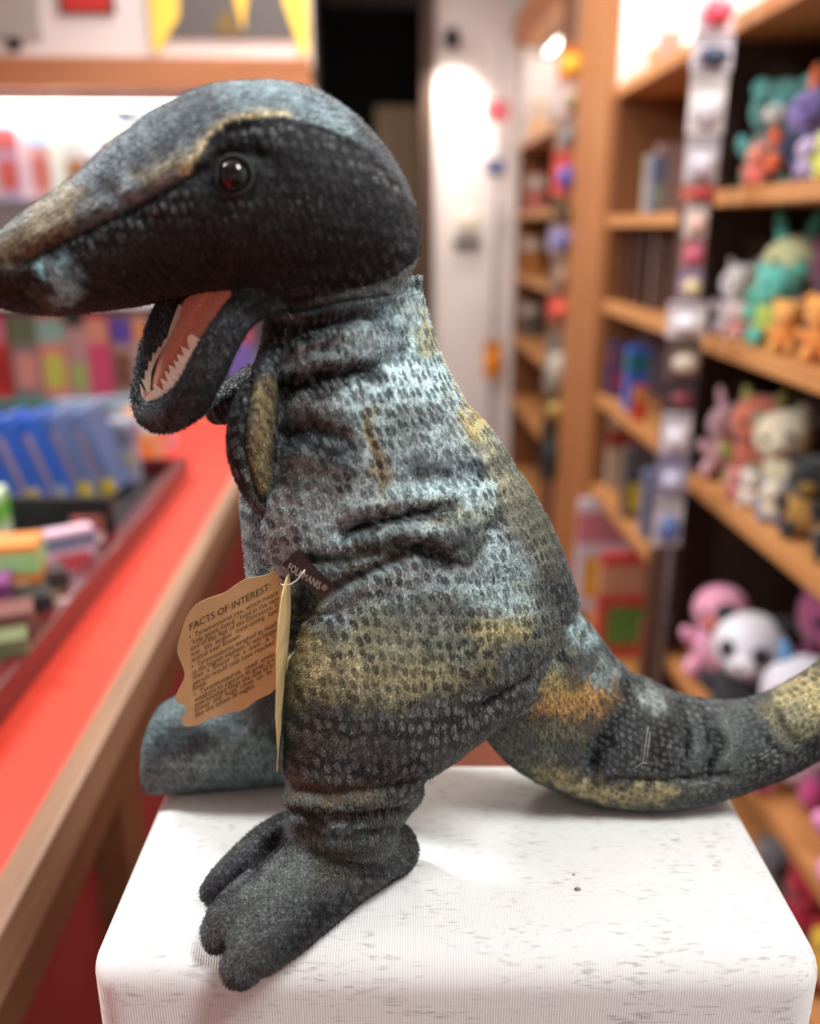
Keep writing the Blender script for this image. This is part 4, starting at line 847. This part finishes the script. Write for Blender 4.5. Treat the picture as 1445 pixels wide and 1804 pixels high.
sp_('plum coloured plush behind the large orange one', 1455, .92, 1.175, 190, (110, 60, 84), group=G2)
G3 = 'plush toys on the third shelf of the near bay'
sp_('dusty pink plush nearest the pilaster, third shelf', 1268, .84, .84, 128, (196, 146, 150), head=(206, 160, 168), accent=(216, 170, 180), ear='long', group=G3)
sp_('khaki plush leaning at the back of the third shelf', 1285, .95, .84, 175, (118, 106, 74), group=G3)
sp_('rust red plush with lime ears', 1320, .88, .84, 165, (176, 92, 70), head=(196, 104, 76), accent=(156, 156, 80), ear='point', group=G3)
sp_('rose plush lying on the shelf edge', 1288, .79, .84, 52, (216, 120, 122), head=(222, 140, 140), group=G3)
sp_('dark brown plush between rust and cream ones', 1352, .92, .84, 200, (76, 58, 46), group=G3)
sp_('big cream plush dog leaning to the left', 1378, .86, .84, 170, (222, 208, 176), head=(232, 220, 190), accent=(150, 140, 116), ear='round', group=G3, tilt=-.25)
sp_('white plush lamb at the front edge', 1316, .79, .84, 68, (228, 216, 204), head=(230, 218, 208), group=G3)
sp_('cream plush bear with a blue scarf spot', 1350, .79, .84, 74, (226, 212, 186), head=(226, 212, 190), accent=(110, 140, 190), group=G3)
sp_('black and gold bee plush beside the cream dog', 1408, .80, .84, 150, (176, 128, 56), head=(26, 28, 28), accent=(26, 28, 28), belly=(150, 116, 40), ear='round', group=G3)
sp_('black and amber plush at the right frame edge', 1446, .82, .84, 190, (170, 124, 60), head=(24, 28, 28), accent=(22, 26, 26), ear='round', group=G3)
sp_('small black plush low on the amber pile', 1432, .78, .84, 60, (24, 28, 30), accent=(196, 150, 80), group=G3)
G4 = 'large plush toys on the lowest shelf'
plush('tall pink duck plush with an orange beak', Vector((.845, 1.965, .3412)), .245, (244, 176, 206), head=(246, 170, 200), belly=(226, 122, 96), ear='none', group=G4)
plush('round white panda plush with dark eye patches', Vector((.812, 1.715, .3412)), .285, (36, 38, 44), head=(228, 226, 234), belly=(232, 228, 232), accent=(36, 34, 40), patch=(60, 48, 60), ear='round', group=G4)
plush('white plush unicorn with pink, blue and yellow cheeks', Vector((.83, 1.50, .3412)), .29, (222, 214, 222), head=(214, 212, 222), belly=(236, 224, 190), accent=(96, 150, 200), patch=(190, 70, 130), ear='point', group=G4)
plush('magenta plush sitting behind the panda', Vector((1.03, 1.74, .3412)), .36, (150, 60, 110), head=(176, 84, 130), group=G4)
plush('large bright pink plush at the lower right edge', Vector((.83, 1.235, .3412)), .24, (226, 110, 172), head=(240, 150, 204), ear='round', group=G4)
G5 = 'toys on the bottom deck of the near bay'
sp_('grey plush mouse on the bottom deck', 1345, .80, .08, 110, (110, 108, 110), group=G5)
sp_('crimson plush on the bottom deck below the pink one', 1392, .80, .08, 150, (170, 24, 50), group=G5)
sp_('yellow and red plush on the bottom deck', 1422, .78, .08, 130, (226, 180, 40), head=(232, 190, 50), accent=(190, 40, 40), group=G5)
sp_('deep red plush nearest the plinth corner', 1450, .78, .08, 150, (140, 18, 36), accent=(200, 150, 110), group=G5)
settle()
# packets and books -------------------------------------------------------------
def packet(label, loc, w_, d_, h_, c, band=None, spot=None, rz=0.0, group=None, name='toy_box', cat='box', lean=0.0):
    loc = Vector(loc) + Vector((0, 0, .0012)); t = thing(name, label, cat, loc, rz, group); t.rotation_euler.x = lean
    box('carton', -w_ / 2, w_ / 2, -d_ / 2, d_ / 2, 0, h_, gloss(c), t, .002)
    if band: box('band', -w_ / 2 - .0006, w_ / 2 + .0006, -d_ / 2 - .0006, d_ / 2 + .0006, h_ * .62, h_ * .9, gloss(band), t, .0005)
    if spot: box('picture_panel', -w_ * .36, w_ * .36, -d_ / 2 - .0015, -d_ / 2, h_ * .12, h_ * .5, gloss(spot), t, .0005)
    return t
def blister(label, loc, w_, h_, c, toy, rz=0.0, group=None):
    t = thing('hanging_packet', label, 'packet', loc, rz, group)
    box('backing_card', -w_ / 2, w_ / 2, 0, .004, -h_, 0, gloss(c), t, .001)
    ell('toy', t, (0, -.012, -h_ * .6), (w_ * .36, .022, h_ * .28), toy, True); box('header', -w_ / 2, w_ / 2, -.0012, 0, -h_ * .22, -.004, gloss(tuple(int(v * .8) for v in c)), t, .0004)
    return t
# near strip hanging in front of the dark pilaster
SX_ = .715
def strip(items, px_top, yv, group, prefix):
    for i, (px, pyt, pyb, wpx, c, toy, lab) in enumerate(items):
        p = aty(px, pyt, yv); q = aty(px, pyb, yv); s = (p - CAM).dot(FW) / F; X0 = prefix
        blister(lab, (X0 + max(-.015, min(.015, p.x - X0)), yv - .001, p.z), wpx * s, (p.z - q.z) * .97, c, toy, 0, group)
GS = 'packets hanging on the near clip strip'
strip([(1222,-30,60,70,(236,214,220),(244,90,110),'pink topped packet highest on the near strip'), (1218,62,128,74,(214,206,214),(60,70,96),'packet with a navy toy, second on the near strip'),
 (1206,132,240,66,(226,218,216),(206,200,206),'long white packet third on the near strip'), (1200,242,330,60,(206,200,206),(196,192,200),'pale grey packet below the long white one'),
 (1206,322,356,62,(206,120,96),(190,60,70),'orange and red narrow packet on the near strip'), (1210,358,420,40,(226,214,206),(220,180,170),'cream slim packet on the near strip'),
 (1206,422,470,38,(206,130,140),(196,80,110),'rose packet on the near strip'), (1202,472,530,40,(176,150,180),(214,200,150),'lilac packet on the near strip'),
 (1192,532,596,70,(226,216,222),(240,236,240),'bright white packet midway down the near strip'), (1190,600,668,62,(110,92,84),(206,190,170),'brown packet with a cream figure on the near strip'),
 (1190,670,724,60,(70,58,64),(120,50,60),'dark packet on the near strip'), (1184,726,800,52,(220,210,216),(226,220,226),'white packet below the dark one'),
 (1176,802,876,58,(150,144,166),(190,184,206),'violet grey packet on the near strip'), (1166,878,965,52,(206,194,196),(90,110,160),'lowest packet with a blue toy on the near strip')], 0, 1.93, GS, .69)
GT = 'toys hanging on the far clip strip'
strip([(962,78,140,50,(226,140,70),(250,200,60),'orange and yellow packet highest on the far strip'), (958,145,205,46,(226,206,206),(150,140,110),'white packet second on the far strip'), (968,210,262,38,(150,140,136),(120,122,126),'grey packet on the far strip'),
 (958,266,345,52,(220,90,80),(90,80,160),'red and violet packet on the far strip'), (962,350,396,36,(96,72,40),(70,60,40),'dark mustard packet on the far strip'), (950,398,444,52,(170,164,196),(96,96,160),'lavender packet on the far strip'),
 (960,450,520,30,(150,130,116),(150,120,100),'tan slim packet on the far strip'), (944,522,562,42,(214,92,76),(224,100,84),'coral packet on the far strip'), (950,590,690,44,(150,146,140),(190,186,176),'pale packet low on the far strip'),
 (950,694,740,40,(110,90,60),(190,160,90),'ochre packet low on the far strip'), (945,744,850,46,(60,64,62),(40,48,48),'dark green lowest packet on the far strip')], 0, 3.52, GT, .735)
strip([(868,176,215,40,(220,120,126),(230,90,110),'pink packet on the white wall edge'), (872,280,310,36,(120,120,160),(90,96,150),'blue packet on the white wall edge'), (869,600,665,30,(236,150,40),(240,150,30),'orange packet on the white wall edge')], 0, 4.9, 'packets hanging by the white wall', .64)
for x_, z0, z1, y_, lb in ((.69, .0, 2.3, 1.9345, 'slim metal clip strip carrying the near hanging packets'), (.735, .0, 2.3, 3.5245, 'slim metal clip strip carrying the far hanging packets'), (.64, .0, 2.3, 4.9045, 'slim metal clip strip beside the white wall')):
    t = thing('clip_strip', lb, 'rack', (x_, y_, z0)); box('rail', -.006, .006, 0, .004, 0, z1 - z0, mat('strip_steel', (150, 150, 152), .35, metal=.8), t, .001)
    for k in range(8): box('clip', -.012, .012, -.004, 0, .1 + k * .2, .115 + k * .2, mat('strip_steel', (150, 150, 152), .35), t, .001)
# middle bay
def pk(label, px, x, z, wpx, hpx, c, **k):
    p, s = on_shelf(px, x, z); ym = 2.93 if px > 1000 else 4.88; p.y = min(p.y, ym); return packet(label, p, wpx * s, k.pop('depth', .05), hpx * s, c, **k)
GM = 'packets in the middle bay'
pk('cream packet on the lit top board of the middle bay', 1105, .85, 1.83, 34, 70, (236, 206, 160), band=(200, 196, 196), group=GM); pk('white packet with a rose picture on the lit top board', 1148, .82, 1.83, 40, 95, (222, 212, 220), spot=(200, 130, 90), group=GM)
pk('coral packet at the near end of the lit top board', 1178, .80, 1.83, 34, 80, (240, 150, 140), band=(230, 226, 230), group=GM)
pk('olive cream packet leaning under the lit board', 1122, .88, 1.448, 34, 92, (180, 172, 150), band=(150, 140, 120), group=GM); pk('slate blue packet under the lit board', 1152, .84, 1.448, 26, 96, (110, 120, 150), spot=(150, 170, 150), group=GM); pk('rosy grey packet next to the slate blue one', 1138, .92, 1.448, 40, 110, (170, 140, 134), group=GM)
for i, (px, c, lb) in enumerate(((1082, (120, 84, 66), 'tan spined book nearest the light pilaster'), (1097, (84, 52, 42), 'chestnut book second from the light pilaster'), (1113, (96, 66, 58), 'brown book third from the light pilaster'), (1130, (70, 50, 44), 'umber book fourth from the light pilaster'), (1146, (110, 90, 84), 'grey brown book near the clip strip'))):
    p, s = on_shelf(px, .80, 1.18); p.z += .0012; t = thing('book', lb, 'book', p, 0, 'books on the third shelf of the middle bay')
    box('cover', -.006, .10, -.012, .012, 0, .22, gloss(c), t, .002); box('pages', .0, .102, -.009, .009, .004, .216, mat('page_cream', (206, 196, 170), .8), t, .001)
pk('indigo packet pile nearest the pilaster', 1078, .82, .866, 46, 90, (66, 62, 110), band=(110, 70, 90), spot=(160, 60, 60), group=GM); pk('bright blue packet on the fourth shelf', 1116, .80, .866, 36, 110, (64, 100, 190), band=(40, 110, 130), group=GM); pk('red packet standing before the blue one', 1124, .77, .866, 24, 60, (206, 76, 56), band=(200, 150, 90), group=GM, depth=.02); pk('dusky packet at the back of the fourth shelf', 1070, .92, .866, 40, 112, (120, 108, 120), group=GM)
pk('pale stone carton on the fifth shelf', 1062, .84, .545, 44, 110, (176, 156, 136), band=(140, 60, 44), group=GM); pk('grey carton with a yellow picture on the fifth shelf', 1116, .80, .545, 48, 125, (90, 86, 88), spot=(206, 182, 40), group=GM); pk('blue grey carton at the near end of the fifth shelf', 1142, .79, .545, 30, 120, (110, 120, 150), group=GM)
pk('white picture book propped on the bottom deck', 1040, .80, .08, 90, 195, (214, 208, 222), band=(206, 130, 140), spot=(226, 170, 60), group=GM, depth=.03); pk('red and green activity set on the bottom deck', 1096, .79, .08, 100, 190, (200, 70, 66), spot=(90, 140, 70), band=(206, 150, 120), group=GM, depth=.04); pk('multicoloured carton at the near end of the bottom deck', 1150, .78, .08, 60, 180, (190, 120, 80), spot=(70, 110, 70), band=(196, 60, 56), group=GM)
# far bay
for px, z, c, lb in ((925, 1.49, (196, 120, 110), 'terracotta carton in the far bay upper shelf'), (915, 1.175, (170, 110, 60), 'ochre carton in the far bay middle shelf'), (925, .84, (96, 90, 84), 'taupe carton in the far bay lower shelf'), (930, 1.83, (230, 190, 150), 'peach carton on the lit top board of the far bay')):
    pk(lb, px, .84, z, 30, 60, c, band=(210, 200, 190), group='cartons in the far bay')
# back left display
GD_ = 'packets on the lit shelf of the back left unit'
for px, wpx, hpx, c, b, s, lb in ((-12, 34, 130, (200, 170, 150), (220, 210, 120), None, 'tan packet at the left frame edge of the lit shelf'), (26, 40, 128, (176, 150, 176), (180, 90, 90), (196, 90, 80), 'mauve and red packet on the lit shelf'), (56, 22, 118, (226, 196, 204), None, None, 'pale pink slim packet on the lit shelf'),
 (82, 34, 140, (206, 160, 160), (170, 196, 232), (200, 110, 100), 'rose packet with a sky blue band'), (112, 24, 130, (226, 232, 220), (206, 236, 216), None, 'mint white packet on the lit shelf'), (144, 42, 128, (200, 200, 196), None, (160, 110, 60), 'light grey packet with a brown picture'), (176, 24, 70, (110, 116, 130), None, None, 'short slate packet on the lit shelf'),
 (200, 30, 90, (150, 120, 80), (120, 110, 110), None, 'short mustard brown packet'), (228, 26, 118, (206, 214, 236), (222, 228, 150), None, 'ice blue packet with a lemon band')):
    p = aty(px, 345, 3.02); s_x = (p - CAM).dot(FW) / F; packet(lb, (p.x, 3.02, 1.495), wpx * s_x, .05, hpx * s_x, c, band=b, spot=s, group=GD_)
GE = 'toys on the teal edged shelf of the back left unit'
for px, wpx, h, c, b, s, lb in ((4, 50, 152, (190, 50, 46), (206, 110, 130), (150, 30, 30), 'tall red packet at the left end of the teal shelf'), (60, 50, 150, (130, 110, 110), (90, 100, 72), (200, 130, 120), 'olive topped packet on the teal shelf'), (108, 44, 150, (206, 120, 110), (130, 160, 150), (180, 180, 80), 'coral packet with teal band'),
 (150, 36, 120, (170, 130, 130), None, (150, 160, 90), 'dusky rose packet on the teal shelf'), (190, 44, 150, (190, 70, 100), (196, 130, 110), None, 'magenta packet on the teal shelf'), (228, 40, 150, (150, 120, 110), (84, 66, 150), (110, 70, 60), 'brown packet with a violet band'), (262, 30, 148, (170, 150, 140), (200, 130, 90), None, 'beige packet with an orange band'), (300, 40, 140, (150, 110, 110), None, (90, 120, 120), 'mauve brown packet behind the open jaw'),
 (352, 40, 150, (130, 100, 150), (120, 110, 170), None, 'violet packet near the right end of the teal shelf'), (430, 46, 150, (120, 100, 170), (190, 90, 110), None, 'purple packet seen between jaw and chest')):
    p = aty(px, 700, 2.98); s_x = (p - CAM).dot(FW) / F; packet(lb, (p.x, 2.98, .87), wpx * s_x, .06, h * s_x, c, band=b, spot=s, group=GE)
# counter goods
GB = 'blue boxes in the counter tray'
for i, (px, lb) in enumerate(((-22, 'blue box cut by the left frame edge'), (22, 'blue box second from the left'), (66, 'blue box third from the left'), (108, 'blue box fourth from the left, pale stripe'), (146, 'blue box next to the yellow ended one'), (182, 'rightmost blue box of the row with a yellow end'))):
    p = atz(px + i * 4, 900 - i * 6, .918); t = thing('toy_box', lb, 'box', p, R(-14), GB); t.rotation_euler.x = R(6); t.rotation_euler.y = R(-16); t.location.z += .009
    box('carton', -.019, .019, -.02, .05, 0, .165, gloss((52, 92, 176) if i < 4 else (96, 110, 150)), t, .002)
    box('stripe', -.0188, -.003, -.0212, .03, .006, .135, gloss((176, 150, 158)), t, .001); box('yellow_end', -.019, .019, -.022, -.0205, 0, .028, gloss((206, 176, 50) if i != 3 else (150, 150, 160)), t, .0005)
for px, py, w_, h_, c, b, s, rz, lb in ((225, 850, .05, .13, (150, 150, 166), (110, 110, 130), (206, 180, 60), 0, 'grey lilac box behind the blue row'), (258, 815, .07, .12, (206, 150, 110), (190, 186, 190), (214, 120, 60), 0, 'orange and white box at the far tray end'), (290, 790, .05, .12, (190, 150, 160), None, (206, 100, 80), 0, 'pinkish box near the jaw tip'), (215, 770, .09, .10, (110, 130, 146), (140, 170, 180), None, 0, 'steel blue box behind the tray'), (150, 775, .12, .10, (120, 140, 160), (90, 130, 140), None, 0, 'slate box at the back of the counter')):
    p = atz(px, py, .918 if py > 800 else .912); packet(lb, p, w_, .05, h_, c, band=b, spot=s, rz=R(rz), group='mixed boxes at the far end of the counter')
for px, py, w_, d_, h_, c, b, s, rz, lb in ((24, 1075, .09, .06, .10, (206, 128, 60), (150, 196, 130), (226, 190, 160), 10, 'orange packet with a mint green top'), (-20, 1000, .07, .06, .12, (190, 206, 176), (110, 180, 70), (196, 110, 60), 10, 'mint packet at the left frame edge'), (128, 1010, .07, .03, .07, (206, 170, 186), (110, 110, 140), (200, 80, 90), 35, 'pink and red packet leaning by the tray lip'),
 (75, 1010, .06, .05, .06, (70, 62, 60), None, (150, 140, 110), 20, 'dark packet with a khaki picture'), (30, 1150, .05, .05, .06, (110, 70, 66), None, (196, 100, 80), 20, 'maroon packet near the tray lip'), (8, 1190, .06, .04, .05, (96, 104, 70), None, (150, 150, 96), 20, 'olive packet at the near end of the tray'), (60, 1105, .05, .05, .05, (40, 38, 42), None, (206, 120, 90), 25, 'black packet with a peach picture near the lip'), (-20, 1110, .07, .05, .07, (120, 60, 110), None, (190, 150, 60), 15, 'plum packet at the left frame edge'), (95, 1062, .04, .04, .05, (60, 50, 48), None, (170, 150, 120), 30, 'umber packet wedged beside the tray lip'), (160, 960, .05, .04, .05, (150, 80, 70), None, (230, 190, 190), 30, 'brick red packet behind the leaning pink one'), (100, 930, .16, .05, .05, (62, 64, 66), None, None, -8, 'charcoal carton across the tray below the blue boxes'), (15, 930, .14, .05, .05, (54, 58, 58), None, None, -8, 'black carton left of the charcoal one')):
    p = atz(px, py, .918); packet(lb, p, w_, d_, h_, c, band=b, spot=s, rz=R(rz), group='small packets in the near end of the tray')
